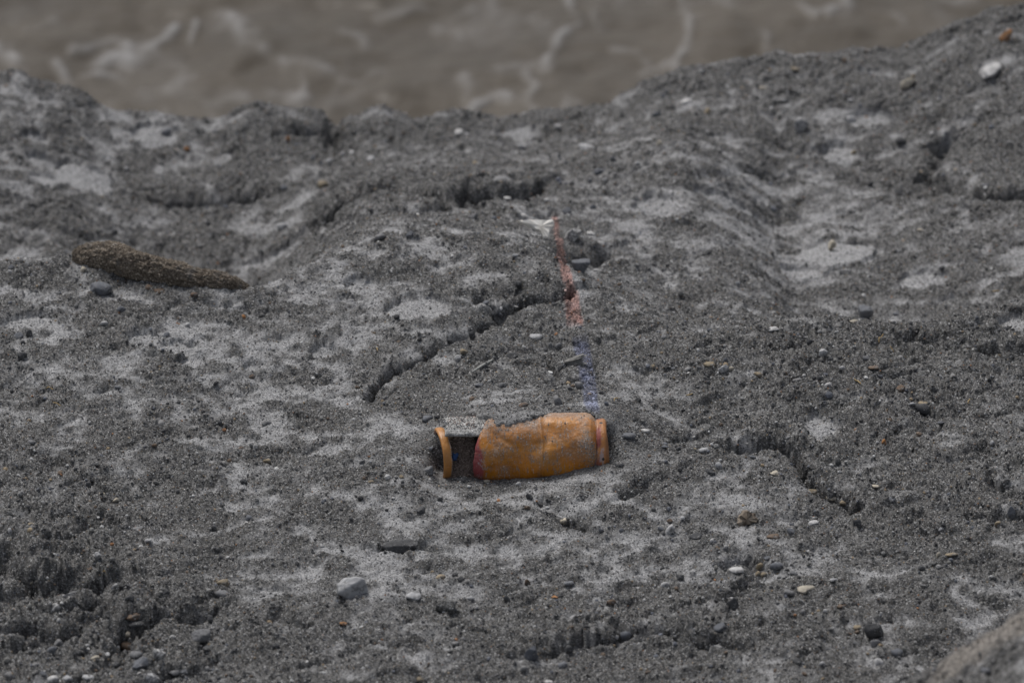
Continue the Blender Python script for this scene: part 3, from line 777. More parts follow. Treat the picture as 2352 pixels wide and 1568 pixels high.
# pebbles read off enlarged crops of the photo: crop origin, then (x, y, w, h, colour) in crop pixels
CROPS = {
 (0, 900): [(565,300,45,40,'c'),(75,280,40,30,'b'),(1005,415,60,35,'r'),(1075,440,75,25,'r'),(800,490,35,25,'g'),(735,492,30,15,'w'),(1120,555,40,18,'d'),(700,660,55,35,'w'),
  (1635,622,35,30,'o'),(1300,465,50,30,'r'),(815,565,50,35,'b'),(1115,740,50,40,'b'),(1260,670,35,30,'w'),(1670,860,30,25,'w'),(1760,858,22,20,'w'),(150,870,60,40,'d'),(75,1118,35,20,'w'),
  (1250,940,35,18,'r'),(1840,655,28,20,'o'),(1440,570,25,18,'w'),(710,1010,40,18,'b'),(905,1207,40,20,'g'),(1160,980,50,25,'d'),(520,1360,28,25,'b'),(210,1460,55,35,'g'),(90,1500,30,25,'w'),
  (765,1520,25,25,'o'),(1620,1495,40,25,'r'),(1690,1015,35,25,'r'),(1090,1080,35,20,'d'),(790,1090,40,25,'b'),(1325,1050,30,22,'d'),(1480,1330,30,35,'d'),(1790,1330,60,35,'g'),
  (1925,1318,40,18,'c'),(130,840,25,15,'t'),(1080,1330,80,40,'g'),(1040,1485,40,35,'r'),(120,745,70,45,'b'),(195,730,45,60,'d'),(1410,480,30,15,'w')],
 (1350, 900): [(1195,205,35,25,'w'),(725,45,35,20,'w'),(485,60,50,45,'b'),(285,80,80,50,'g'),(1040,352,30,25,'o'),(1000,510,60,35,'b'),(1040,540,55,40,'d'),(1085,590,60,45,'b'),
  (1300,530,40,30,'r'),(1330,745,80,35,'w'),(1485,815,45,45,'g'),(1425,805,30,30,'g'),(755,765,35,35,'d'),(930,745,35,30,'w'),(805,895,45,40,'w'),(850,845,45,30,'t'),(1625,1080,60,55,'g'),
  (1475,1180,70,60,'g'),(1245,1205,70,35,'r'),(600,1290,75,40,'b'),(1105,1075,55,45,'g'),(850,1205,30,15,'w'),(1830,960,30,25,'g'),(1960,980,30,20,'o'),(2120,945,35,25,'t'),
  (2225,960,45,18,'b'),(1855,1408,40,16,'t'),(1950,1405,110,40,'b'),(2065,1380,60,30,'w'),(2200,1485,45,20,'b'),(2330,1500,30,25,'w'),(635,1500,45,30,'b'),(950,1075,50,25,'b'),
  (130,1090,35,25,'r'),(320,1160,30,30,'g'),(380,1040,30,20,'b'),(1145,845,30,20,'o'),(1770,1125,40,25,'d'),(1500,960,40,60,'d')],
 (2696, 900): [(1650,35,50,30,'c'),(1150,315,80,40,'d'),(1210,645,60,15,'c'),(685,375,60,30,'d'),(660,695,90,20,'w'),(910,435,40,20,'t'),(430,395,30,40,'w'),(120,265,30,25,'t'),
  (240,710,35,30,'b'),(210,740,35,25,'b'),(720,725,35,20,'d'),(1795,745,30,20,'w'),(1985,335,45,20,'d'),(2035,625,25,35,'b'),(1490,600,40,25,'b'),(1055,895,45,35,'d'),
  (945,890,30,20,'w'),(945,930,35,20,'w'),(1290,895,45,35,'g'),(385,970,45,35,'c'),(500,1000,30,20,'w'),(560,1005,50,35,'t'),(605,955,35,20,'w'),(615,990,40,30,'d'),
  (95,970,60,35,'g'),(75,935,35,20,'g'),(345,910,35,40,'b'),(415,935,30,25,'b'),(240,930,80,20,'t'),(770,950,30,25,'w'),(835,1020,70,40,'g'),(815,995,30,20,'d'),(875,990,45,30,'w'),
  (985,1025,45,35,'d'),(1030,1070,55,30,'w'),(1130,960,40,30,'w'),(1175,955,25,20,'w'),(1375,960,30,25,'w'),(1420,905,40,20,'d'),(1385,1020,35,30,'b'),(1435,1110,35,20,'w'),
  (1345,955,70,15,'r'),(1525,1095,60,35,'r'),(1670,1190,65,30,'t'),(1430,1228,22,18,'o'),(1600,1200,45,25,'w'),(1670,1225,90,60,'d'),(1410,1455,30,40,'o'),(1780,1315,65,30,'b'),
  (1790,1358,30,20,'c'),(375,1440,30,30,'w'),(200,1510,60,35,'w'),(130,1490,45,25,'t'),(60,1500,40,20,'c'),(430,1470,110,40,'d'),(770,1420,50,30,'g'),(2140,1465,40,35,'w'),
  (1885,1020,40,25,'d'),(1765,1110,35,30,'d'),(1690,930,30,15,'w'),(1985,830,50,20,'t'),(1505,780,30,25,'b'),(1520,885,45,25,'g'),(915,790,45,40,'d'),(545,1265,25,15,'w')],
 (0, 1800): [(430,70,25,20,'c'),(1800,75,60,40,'t'),(1505,100,50,30,'d'),(1530,115,35,22,'o'),(1330,135,30,20,'c'),(660,280,90,35,'c'),(775,335,40,30,'c'),(640,95,50,25,'d'),
  (595,230,40,35,'d'),(1635,208,45,30,'d'),(1675,455,50,40,'b'),(1625,262,45,20,'d'),(75,258,25,25,'o'),(255,265,30,30,'b'),(20,400,40,15,'w'),(205,485,55,30,'t'),(215,520,60,30,'t'),
  (65,545,35,40,'w'),(660,705,45,40,'w'),(935,520,85,30,'g'),(995,598,40,22,'w'),(1435,525,35,40,'d'),(1230,615,22,30,'t'),(1575,530,30,20,'w'),(965,840,25,18,'t'),(600,795,55,30,'r'),
  (215,870,25,35,'c'),(810,898,70,25,'d'),(1495,885,70,45,'t'),(1490,965,110,60,'g'),(870,995,60,45,'d'),(75,925,60,25,'b'),(350,965,90,40,'g'),(370,1060,85,60,'s'),(890,1085,100,45,'r'),
  (910,1140,110,40,'d'),(850,1215,60,35,'c'),(780,1275,55,25,'w'),(860,1300,120,55,'r'),(1175,1230,60,25,'w'),(1400,1325,70,30,'d'),(910,1370,90,50,'g'),(640,1390,60,35,'c'),(590,1365,30,20,'b'),
  (345,1335,70,45,'b'),(950,1498,60,18,'w'),(1175,1465,70,35,'g'),(1240,1475,50,30,'b'),(1395,1470,60,50,'g'),(590,1510,80,40,'w'),(455,1535,60,40,'w'),(355,1535,70,45,'w'),(55,1510,60,40,'g'),
  (290,1500,45,35,'b'),(395,1290,60,45,'g'),(2305,1155,50,20,'o'),(1080,1130,40,30,'d'),(1410,1130,40,40,'d'),(2030,825,30,20,'d'),(780,1435,65,40,'d'),(1090,1345,35,25,'w'),(250,1440,60,30,'g')],
 (1350, 1800): [(575,165,25,18,'t'),(430,180,35,25,'t'),(150,115,30,18,'w'),(225,212,40,22,'t'),(165,75,40,25,'g'),(1005,208,45,22,'c'),(1215,225,35,25,'w'),(1270,258,25,25,'w'),
  (1295,272,30,25,'w'),(1290,312,45,45,'d'),(690,328,40,30,'d'),(560,397,55,35,'d'),(820,418,45,20,'d'),(940,270,40,25,'d'),(840,205,35,30,'d'),(1360,350,55,20,'d'),(1525,475,50,35,'c'),
  (1445,670,55,20,'d'),(1985,460,30,25,'w'),(2035,137,30,25,'w'),(1770,540,50,40,'b'),(1910,540,40,30,'b'),(2175,530,45,35,'b'),(2230,475,40,25,'r'),(1900,100,50,35,'d'),(2250,158,30,18,'o'),
  (690,845,65,35,'t'),(825,865,50,30,'d'),(1275,885,40,60,'r'),(1140,995,45,45,'d'),(895,995,60,40,'w'),(510,975,95,45,'w'),(410,957,30,22,'d'),(35,1155,45,20,'o'),(1065,1082,25,20,'w'),
  (1455,985,50,20,'o'),(1510,1440,65,45,'b'),(1550,1340,60,60,'d'),(1840,1015,60,35,'r'),(1560,880,70,40,'b'),(2200,895,60,40,'w'),(2300,850,50,40,'d'),(1940,1235,70,60,'b'),(1870,1280,70,40,'g'),
  (2015,925,70,25,'w'),(1255,1460,50,35,'g'),(550,1540,50,40,'t'),(1420,1550,60,25,'w'),(790,1295,45,25,'g'),(2080,1490,60,30,'r'),(1365,1115,25,20,'w')],
 (2696, 1800): [(300,105,45,45,'w'),(240,140,70,35,'d'),(400,180,35,25,'w'),(680,150,70,30,'c'),(525,45,50,25,'b'),(1350,240,60,25,'c'),(1065,295,80,30,'c'),(1140,340,50,30,'t'),(1265,380,90,40,'r'),
  (1225,415,25,22,'w'),(1235,490,60,55,'d'),(665,575,80,30,'r'),(255,612,32,32,'w'),(785,540,50,40,'b'),(150,575,90,20,'d'),(938,617,35,18,'w'),(1455,335,60,30,'b'),(1850,370,60,30,'b'),
  (1800,525,55,28,'w'),(2180,500,50,35,'t'),(1775,705,30,35,'c'),(1865,695,80,25,'t'),(630,717,50,18,'b'),(550,740,28,28,'w'),(580,775,55,50,'t'),(420,800,100,40,'w'),(560,828,35,32,'t'),
  (600,835,50,35,'t'),(690,775,90,45,'b'),(800,825,60,40,'g'),(1075,870,50,22,'w'),(890,925,110,45,'c'),(765,955,90,60,'g'),(1130,1040,70,25,'r'),(370,985,90,25,'w'),(865,1090,40,40,'g'),
  (310,1185,80,50,'b'),(355,1150,35,20,'w'),(1360,1300,80,60,'g'),(1375,1425,60,50,'w'),(995,1435,40,35,'w'),(825,1415,60,40,'d'),(1625,1237,40,15,'r'),(2000,995,35,22,'w'),(1680,910,50,25,'g'),
  (2090,1480,70,40,'b'),(40,855,50,30,'d'),(1235,1190,60,30,'t'),(1500,1350,80,50,'b')],
 (0, 0): [(1260,1000,45,30,'o'),(1930,935,35,40,'o'),(1115,885,70,50,'b'),(845,1135,30,30,'w'),(2215,1080,60,35,'w'),(105,590,30,25,'o'),(1910,1265,50,40,'b'),(1545,1340,80,60,'g'),
  (1900,1500,90,50,'w'),(1425,1475,35,25,'w'),(2170,1240,70,50,'t'),(2310,1030,35,25,'w')],
 (1300, 300): [(1340,945,60,35,'w'),(1785,1060,60,25,'w'),(1560,350,50,40,'w'),(1880,705,35,30,'w'),(1805,890,40,35,'b'),(1935,560,30,30,'b'),(2095,595,40,30,'w'),(1855,555,30,25,'t'),
  (1330,490,50,35,'b'),(905,385,75,40,'w'),(1010,590,40,25,'t'),(970,855,50,40,'t'),(945,885,35,18,'o'),(1285,1215,35,25,'w'),(1765,1320,30,20,'e'),(120,525,35,30,'w'),
  (35,575,30,25,'w'),(1845,650,70,40,'b'),(2230,260,60,35,'b'),(2250,460,40,35,'c'),(1490,845,35,30,'w'),(310,560,50,30,'w'),(1620,915,60,45,'b'),(1225,830,50,30,'w'),(1000,950,70,50,'g')],
 (2700, 0): [(1185,800,60,40,'w'),(1520,945,70,50,'d'),(1200,1025,40,35,'t'),(655,1305,35,25,'w'),(80,675,80,40,'w'),(590,590,55,25,'c'),(800,460,60,25,'t'),(2085,1235,45,25,'b'),
  (2205,95,30,25,'w'),(1030,650,35,20,'w'),(1180,675,40,25,'w'),(215,750,40,60,'t'),(945,1050,30,30,'w')],
}
KEY = {'w': 'white', 'c': 'cream', 'g': 'grey', 'd': 'dark', 'b': 'blue', 't': 'tan', 'o': 'orange', 'r': 'brown', 's': 'striped', 'e': 'green'}
CSC = .5953 * W0 / 4096
PEB = []
for (ox, oy), lst in CROPS.items():
    for (x, y, w, h, k) in lst:
        PEB.append((ox * W0 / 4096 + x * CSC, oy * W0 / 4096 + y * CSC, w * CSC, h * CSC, KEY[k]))
PEB = [p for p in PEB if not any(abs(p[0] - q[0]) < .5 * (p[2] + q[2]) * .7 and abs(p[1] - q[1]) < 12 for q in taken)
       and not (1000 < p[0] < 1400 and 945 < p[1] < 1095)]
PEB.sort(key=lambda p: -p[2] * p[3])
PEB = PEB[:268]
labels = set()
def where(dx, dy):
    if abs(dx) > 2.2 * abs(dy):
        return 'to the right of' if dx > 0 else 'to the left of'
    if abs(dy) > 2.2 * abs(dx):
        return 'in front of' if dy > 0 else 'beyond'
    return ('in front and right of' if dx > 0 else 'in front and left of') if dy > 0 else ('beyond and right of' if dx > 0 else 'beyond and left of')
for (px, py, w, h, key) in PEB:
    o = add_stone('pebble', px, py, w * 1.14, h * 1.18, key, sink=.30)
    asp = w / h
    shape = 'thin flat' if asp > 2.3 else 'oval' if asp > 1.45 else 'upright' if asp < .8 else 'roundish'
    size = 'large' if w * h > 900 else 'small' if w * h > 330 else 'tiny'
    done = False
    for (lx, ly, short) in sorted(LAND, key=lambda q: (q[0] - px) ** 2 + 1.5 * (q[1] - py) ** 2):
        lab = f"{size} {shape} {WORD[key]} pebble {where(px - lx, py - ly)} {short}"
        if lab not in labels and len(lab.split()) <= 16:
            done = True
            break
    labels.add(lab)
    tag(o, lab, 'pebble', 'pebbles strewn over the bank')

# ------------------------------------------------------------------ odd fragments
def slab(name, poly, thick, mat, seed=1):
    """irregular plate: outline in local x/z, thickness along y, edges chipped"""
    r = random.Random(seed)
    n = len(poly)
    c = np.mean(poly, 0)
    rings = []
    for (s, yy) in ((.90, -.5), (1.0, -.18), (1.0, .22), (.88, .5)):
        rings.append([(c[0] + (p[0] - c[0]) * s + r.uniform(-1, 1) * thick * .08, yy * thick * (1 + r.uniform(-.25, .25)), c[1] + (p[1] - c[1]) * s + r.uniform(-1, 1) * thick * .08) for p in poly])
    v = [p for g_ in rings for p in g_] + [(c[0], -.62 * thick, c[1]), (c[0], .6 * thick, c[1])]
    f = []
    for k in range(3):
        for i in range(n):
            j = (i + 1) % n
            f.append([k * n + i, k * n + j, (k + 1) * n + j, (k + 1) * n + i])
    for i in range(n):
        f.append([4 * n, (i + 1) % n, i])
        f.append([4 * n + 1, 3 * n + i, 3 * n + (i + 1) % n])
    return mesh_obj(name, v, f, mat, smooth=False)

def dense(poly, k=3):
    out = []
    for i in range(len(poly)):
        a, b = np.array(poly[i]), np.array(poly[(i + 1) % len(poly)])
        out += [tuple(a + (b - a) * j / k) for j in range(k)]
    return out

tri_px = [(1188, 509), (1212, 506), (1240, 507), (1272, 507), (1274, 518), (1264, 532), (1260, 549), (1248, 548), (1241, 533), (1215, 519)]
g = gnd(1245, 546)
sc_ = MM * np.linalg.norm(g - CAMP) / D
white_m = NT('bleached_fragment', .7, .3)
white_m.bump(white_m.noise(220, 4), .3, .001)
white_m = white_m.out(white_m.ramp(white_m.noise(120, 5), [(.3, (.58, .55, .50)), (.6, (.76, .74, .70))]))
o = slab('white_fragment', dense([((p[0] - 1245) * sc_, (549 - p[1]) * sc_ * 1.1) for p in tri_px]), .007, white_m, 3)
o.location = (g[0], g[1] - .006, g[2] + .001)
o.rotation_euler = (math.radians(-48), 0, 0)
tag(o, 'bright white triangular fragment poking from the bank behind the can', 'fragment')

g = gnd(1716, 1204)
sc_ = MM * np.linalg.norm(g - CAMP) / D
shard_m = NT('rusty_brown_stone', .8, .25)
shard_m.bump(shard_m.noise(300, 5), .4, .001)
shard_m = shard_m.out(shard_m.ramp(shard_m.noise(130, 5, .65), [(.3, (.09, .07, .055)), (.5, (.20, .165, .13)), (.68, (.33, .29, .24))]))
o = slab('brown_shard', dense([((p[0] - 1718) * sc_, (1212 - p[1]) * sc_ * 1.1) for p in [(1690, 1212), (1693, 1198), (1702, 1184), (1712, 1172), (1722, 1176), (1736, 1182), (1745, 1196), (1738, 1202), (1720, 1204), (1708, 1214)]]), .014, shard_m, 5)
o.location = (g[0], g[1] + .004, g[2] - .006)
o.rotation_euler = (math.radians(-28), 0, .15)
tag(o, 'brown angular stone shard standing in the right foreground', 'shard')

wood_m = NT('bleached_wood', .85, .2)
wood_m.bump(wood_m.noise(400, 4), .4, .0006)
wood_m = wood_m.out(wood_m.ramp(wood_m.noise(260, 4), [(.3, (.17, .165, .155)), (.7, (.36, .35, .33))]))
g = gnd(1322, 836)
vv, ff_ = [], []
for k in range(9):
    a = (k - 4) * .11 + random.uniform(-.04, .04)
    x0, z0 = random.uniform(-.001, .001), .0007 * (k - 4) + .003
    L_, th = random.uniform(.011, .017), random.uniform(.0012, .0019)
    pts3 = []
    for t_, wd in ((-.35, .5), (0, 1), (.5, .9), (1, .25)):
        bx, bz = x0 + L_ * t_ * math.cos(a), z0 + L_ * t_ * math.sin(a) * .9
        for (qy, qz) in ((-1, 0), (0, 1), (1, 0), (0, -1)):
            pts3.append((bx, qy * th * wd * 1.6 + random.uniform(-.0003, .0003), bz + qz * th * wd))
    b0 = len(vv)
    vv += pts3
    for s_ in range(3):
        for q_ in range(4):
            ff_.append([b0 + s_ * 4 + q_, b0 + s_ * 4 + (q_ + 1) % 4, b0 + s_ * 4 + 4 + (q_ + 1) % 4, b0 + s_ * 4 + 4 + q_])
    ff_ += [[b0 + 3, b0 + 2, b0 + 1, b0], [b0 + 12, b0 + 13, b0 + 14, b0 + 15]]
o = mesh_obj('wood_splinter', vv, ff_, wood_m, smooth=False)
o.location = (g[0] - .004, g[1], g[2] - .0005)
tag(o, 'pale fibrous splinter fanned out beside the bluish tinge behind the can', 'splinter')

def twig(px0, py0, px1, py1, rad_px, mat, label, bend=.1, name='straw'):
    a, b = gnd(px0, py0), gnd(px1, py1)
    n = 7
    r = rad_px * MM
    d = b - a
    side = np.array([-d[1], d[0], 0]) / (np.linalg.norm(d) + 1e-9)
    v, f = [], []
    for i in range(n):
        t = i / (n - 1)
        c = a + d * t + side * bend * np.linalg.norm(d) * math.sin(math.pi * t)
        c[2] = max(c[2], float(fz(c[0], c[1]))) + r * .6
        rr = r * (.55 + .45 * math.sin(math.pi * (t * .8 + .1)))
        for k in range(5):
            q = 2 * math.pi * k / 5
            v.append(c + side * rr * math.cos(q) + np.array([0, 0, 1]) * rr * math.sin(q))
    for i in range(n - 1):
        for k in range(5):
            f.append([i * 5 + k, i * 5 + (k + 1) % 5, (i + 1) * 5 + (k + 1) % 5, (i + 1) * 5 + k])
    f += [[4, 3, 2, 1, 0], [(n - 1) * 5 + k for k in range(5)]]
    org = a.copy()
    o = mesh_obj(name, [p - org for p in v], f, mat)
    o.location = org
    tag(o, label, 'twig' if name != 'straw' else 'straw', 'dry stalks on the gravel' if name == 'straw' else None)
    return o
straw_m = NT('dry_straw', .7, .3)
straw_m = straw_m.out(straw_m.ramp(straw_m.noise(300, 3), [(.3, (.26, .18, .08)), (.7, (.42, .31, .15))]))
def c2(ox, oy, x, y):
    return ox * W0 / 4096 + x * CSC, oy * W0 / 4096 + y * CSC
sl_m = NT('grey_sliver_stone', .75, .3)
sl_m = sl_m.out(sl_m.ramp(sl_m.noise(200, 4), [(.3, (.22, .23, .22)), (.7, (.36, .36, .34))]))
twig(*c2(1350, 900, 905, 995), *c2(1350, 900, 1040, 915), 3.4, sl_m, 'slender pale grey splinter lying slanted behind the can', .03, 'grey_splinter')['category'] = 'splinter'
STRAWS = [((1350, 900), (238, 828), (268, 858), 'short straw bit left of the main crack'), ((1350, 900), (1862, 1186), (1900, 1165), 'short straw bit right of the bluish tinge'),
          ((2696, 900), (1378, 795), (1405, 745), 'upright straw bit on the right gravel bank'), ((2696, 900), (1452, 820), (1475, 858), 'thin brown straw bit right of the blocky white stone'),
          ((2696, 900), (1212, 1048), (1255, 1068), 'straw bit below the cluster of white stones'), ((2696, 900), (1975, 1205), (2005, 1175), 'slanted straw bit near the right edge'),
          ((2696, 900), (2130, 452), (2185, 444), 'reddish straw bit beyond the right crest'), ((2696, 900), (80, 1150), (125, 1140), 'straw bit in front and right of the can'),
          ((0, 900), (345, 1222), (410, 1215), 'long straw bit on the left sand'), ((0, 900), (310, 1108), (360, 1105), 'thin straw bit on the left sand above the long one'),
          ((0, 1800), (640, 915), (715, 850), 'curved dark stalk beside the lower left hollow')]
for (org, a, b, lab) in STRAWS:
    twig(*c2(*org, *a), *c2(*org, *b), 1.5, straw_m, lab, .12)

# ------------------------------------------------------------------ brown clod on the left crest
ctr = np.array([(166, 583), (180, 582), (205, 582), (250, 589), (300, 601), (350, 612), (400, 627), (450, 637), (500, 645), (545, 653), (572, 661), (580, 663)], float)
rad = np.array([10, 25, 33, 37, 37, 35, 35, 32, 28, 22, 13, 4], float)
NU, NV = 330, 130
s0 = np.linspace(0, 1, len(ctr))
uu = np.linspace(0, 1, NU)
cp_ = np.stack([np.interp(uu, s0, ctr[:, 0]), np.interp(uu, s0, ctr[:, 1])], 1)
rr = np.interp(uu, s0, rad)
yb = float(np.interp(at_z(300, 620, .01)[0], XS, y1)) - .016
C3 = np.array([at_y(p[0], p[1], float(np.interp((p[0] - 1176) * MM, XS, y1)) - .004) for p in cp_])
org = C3[NU // 2].copy()
th = np.linspace(0, 2 * math.pi, NV)
U_, T_ = np.meshgrid(np.arange(NU), th, indexing='ij')
R3 = rr[:, None] * MM * 1.0
ax = U_ / NU * .17
arc = T_ * .014
wr = 1.25 * fbm(ax / .035, np.cos(T_) * 1.3 + 5, 301, 4, .6) + fbm(ax / .03, np.sin(T_) * 1.3 + 9, 302, 4, .6)
fg = fbm(ax / .0055, arc / .0055, 303, 3, .65)
ff2 = perlin(ax / .0019, arc / .0019, 304)
Rd = R3 * (1 + .26 * wr) + np.minimum(1, R3 / .005) * (.0020 * fg + .0010 * ff2)
PC = np.zeros((NU, NV, 3))
PC[..., 0] = C3[:, 0:1]
PC[..., 1] = C3[:, 1:2] + Rd * .95 * np.cos(T_)
PC[..., 2] = C3[:, 2:3] + Rd * np.sin(T_)
PC[..., 0] += .0015 * fbm(arc / .006, ax / .006, 305, 3)
PC[:, -1] = PC[:, 0]
t = NT('brown_clay', .95, .15)
_, s_ = t.voro(820)
c_ = t.ramp(s_.outputs[0], [(0, (.066, .053, .042)), (.5, (.125, .103, .082)), (.88, (.19, .163, .132)), (1, (.34, .30, .25))])
c_ = t.mix(t.ramp(t.noise(55, 3), [(.60, 0.0), (.70, .6)]), c_, (.15, .145, .14))
t.bump(t.noise(700, 4, .7), .7, .0014)
clod = grid_obj('clay_clod', PC - org, t.out(c_))
clod.location = org - np.array([0, 0, .003])
tag(clod, 'long brown clay clod lying tilted on the left crest of the bank', 'clod')

# ------------------------------------------------------------------ the can
can = bpy.data.objects.new('crushed_can', None)
can.empty_display_size = .03
can.location = (CX, CY, CZ)
COL.objects.link(can)
tag(can, 'crushed orange metal drink can torn open and half buried in grey sand', 'can')

def paint_mat():
    t = NT('weathered_can_paint', .5, .4)
    a = t.attr('paint').outputs['Color']
    d = t.attr('dusty').outputs['Fac']
    _, s = t.voro(900)
    sand = t.ramp(s.outputs[0], [(0, (.12, .118, .112)), (.5, (.22, .215, .205)), (.9, (.33, .325, .31)), (1, (.5, .5, .49))])
    fine = t.ramp(t.noise(900, 3, .7), [(.40, 0.0), (.62, 1.0)])
    dd = t.math('MULTIPLY', d, t.math('ADD', t.math('MULTIPLY', fine, .7), .45))
    dd = t.n('ShaderNodeClamp')
    m_ = t.math('MULTIPLY', d, t.math('ADD', t.math('MULTIPLY', fine, .7), .45))
    t.l(m_, dd.inputs[0])
    c = t.mix(dd.outputs[0], a, sand)
    t.l(t.math('ADD', t.math('MULTIPLY', dd.outputs[0], .5), .36), t.b.inputs['Roughness'])
    t.bump(t.math('ADD', t.noise(500, 4, .65), t.math('MULTIPLY', t.noise(120, 3), .8)), .28, .0009)
    return t.out(c)
PAINT = paint_mat()
ORANGE, RED, PALE, RUST, BARE = np.array([.46, .166, .010]), np.array([.28, .052, .055]), np.array([.40, .36, .34]), np.array([.17, .075, .035]), np.array([.20, .18, .16])

def th_of(py, R=RC, cy=1032.0):
    return math.asin(max(-1, min(1, (cy - py) * SP / R))) + PITCH

def lathe(us, rs, nth, th0, th1, fn=None):
    th = np.linspace(th0, th1, nth)
    U, T = np.meshgrid(us, th, indexing='ij')
    R = np.repeat(np.asarray(rs)[:, None], nth, 1)
    if fn:
        U, R = fn(U, T, R)
    return U, T, R, np.stack([U, -R * np.cos(T), R * np.sin(T)], -1)

def add_col(o, col, dust):
    set_attr(o.data, 'paint', np.concatenate([np.clip(col, 0, 1), np.ones(col.shape[:-1] + (1,))], -1), 'FLOAT_COLOR')
    set_attr(o.data, 'dusty', np.clip(dust, 0, 1))

def solid(o, t=.0005):
    m = o.modifiers.new('wall', 'SOLIDIFY')
    m.thickness = t
    m.offset = -1

# body
us = np.linspace(cu(1094), cu(1368), 250)
prof_u, prof_r = PRU, PRR
DENT = [(1205, 1020, 16, 1.6), (1290, 1000, 10, 1.5), (1165, 1072, 15, 3.2), (1142, 1008, 10, 1.8), (1262, 985, 8, 2.2), (1262, 1015, 9, 1.4), (1308, 1035, 12, 1.6), (1345, 1078, 11, 3.0), (1210, 1045, 14, 1.6), (1130, 1045, 9, -1.5),
        (1190, 1005, 10, -1.0), (1240, 1062, 12, -1.1), (1215, 1085, 20, -.8), (1330, 985, 12, 1.0), (1172, 1040, 7, -1.2), (1290, 1078, 15, 1.2)]
def body_shape(U, T, R):
    R = R.copy()
    S = T * RC
    for (px, py, r_, d_) in DENT:
        q = np.hypot((U - cu(px)) * 1000 + 3 * fbm(U / .02, S / .02, 400 + px % 7, 2), (S - th_of(py) * RC) * 1000)
        R -= 1.45 * d_ / 1000 * np.exp(-(q / r_) ** 2)
    R += .0009 * fbm(U / .022, S / .018, 401, 4, .5) + .0002 * fbm(U / .004, S / .004, 402, 2)
    seam = cu(1243) + .0012 * np.sin(S * 90)
    R += .0005 * np.exp(-((U - seam) / .0006) ** 2)
    R -= .0012 * np.exp(-((U - seam - .004) / .0035) ** 2) * sstep(.0, .9, T)
    # creases
    R -= .0008 * np.exp(-(((U - cu(1175)) * .6 + (S - th_of(1018) * RC)) / .003) ** 2) * np.exp(-((U - cu(1170)) / .018) ** 2)
    left = sstep(cu(1135), cu(1094), U)
    el = np.interp(np.degrees(T), [-60, -20, 0, 30, 60, 90], [.0, -.0022, -.0024, -.0005, .0045, .0085])
    U = U + left * (el + .0006 * fbm(S / .004, U * 0 + 3.3, 403, 3))
    return U, R
U, T, R, PB = lathe(us, np.interp(us, prof_u, prof_r), 230, math.radians(-95), math.radians(175), body_shape)
S = T * RC
pxm = U / SP + 1225
deg = np.degrees(T)
orange = ORANGE * (1 + .42 * fbm(U / .02, S / .02, 411, 3)[..., None] + .12 * fbm(U / .0015, S / .009, 412, 2)[..., None])
shift = sstep(-.2, .5, fbm(U / .03, S / .025, 413, 3))[..., None]
orange = orange * (1 - .30 * shift) + np.array([.52, .27, .06]) * .30 * shift
redm = sstep(1112, 1103, pxm + 5 * fbm(U * 0 + .5, S / .006, 414, 3) + np.interp(deg, [-40, 10, 50, 80], [-4, -2, 8, 16]))[..., None]
colr = orange * (1 - redm) + RED * redm
fleck = (fbm(U / .0011, S / .0028, 415, 2) > .18)[..., None] * sstep(1122, 1116, pxm)[..., None] * sstep(1094, 1100, pxm)[..., None] * ((deg < 12) & (deg > -34))[..., None] * (fbm(U / .006, S / .012, 416, 2) > -.1)[..., None]
colr = colr * (1 - .75 * fleck) + np.array([.42, .36, .36]) * .75 * fleck
stn = sstep(.12, .5, fbm(U / .016, S / .012, 427, 4, .6))[..., None] * .75
colr = colr * (1 - stn) + np.array([.21, .095, .03]) * stn
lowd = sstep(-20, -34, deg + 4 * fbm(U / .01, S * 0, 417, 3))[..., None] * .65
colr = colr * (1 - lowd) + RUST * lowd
streak = sstep(.14, .48, fbm(U / .0011, S / .011, 418, 3, .6))
streak2 = sstep(.22, .55, fbm(U / .0022 + S / .01, S / .0055, 428, 3, .6))
blot = sstep(.02, .42, fbm(U / .013, S / .016, 419, 4, .6))
dust = .85 * streak + .7 * streak2 + .95 * blot * (.45 + .55 * streak)
for (px, py, a_, b_, k_) in [(1155, 1078, 14, 9, .9), (1140, 1040, 16, 10, .55), (1305, 985, 22, 16, .6), (1300, 1040, 26, 10, .65), (1345, 1010, 14, 40, .9), (1358, 1050, 8, 40, 1.0), (1170, 985, 55, 9, .7),
                            (1225, 965, 30, 8, .7), (1110, 965, 12, 12, .6), (1190, 1000, 40, 12, .5), (1218, 1030, 16, 10, .5), (1240, 1010, 4, 70, .6), (1265, 1010, 20, 10, .4), (1100, 1060, 12, 40, .35)]:
    q = ((pxm - px) / a_) ** 2 + ((deg - math.degrees(th_of(py))) * RC * .01745 / SP / b_) ** 2
    dust = np.maximum(dust, k_ * np.exp(-q * .8) * (.7 + .8 * fbm(U / .004, S / .004, 421, 3)))
dust = dust + .32 * sstep(-.25, .35, fbm(U / .02, S / .02, 429, 4, .6)) * sstep(-15, 25, deg)
dust = np.maximum(dust, .95 * sstep(42, 74, deg + 20 * fbm(U / .008, S / .008, 420, 3)) * sstep(1255, 1225, pxm))
dust = np.maximum(dust, .8 * sstep(74, 95, deg))
dust = np.maximum(dust, .85 * sstep(-29, -37, deg + 3 * fbm(U / .006, S / .006, 422, 2)) * .6)
body = grid_obj('body', PB, PAINT, can)
add_col(body, colr, dust * (1 - .6 * redm[..., 0]))
solid(body)

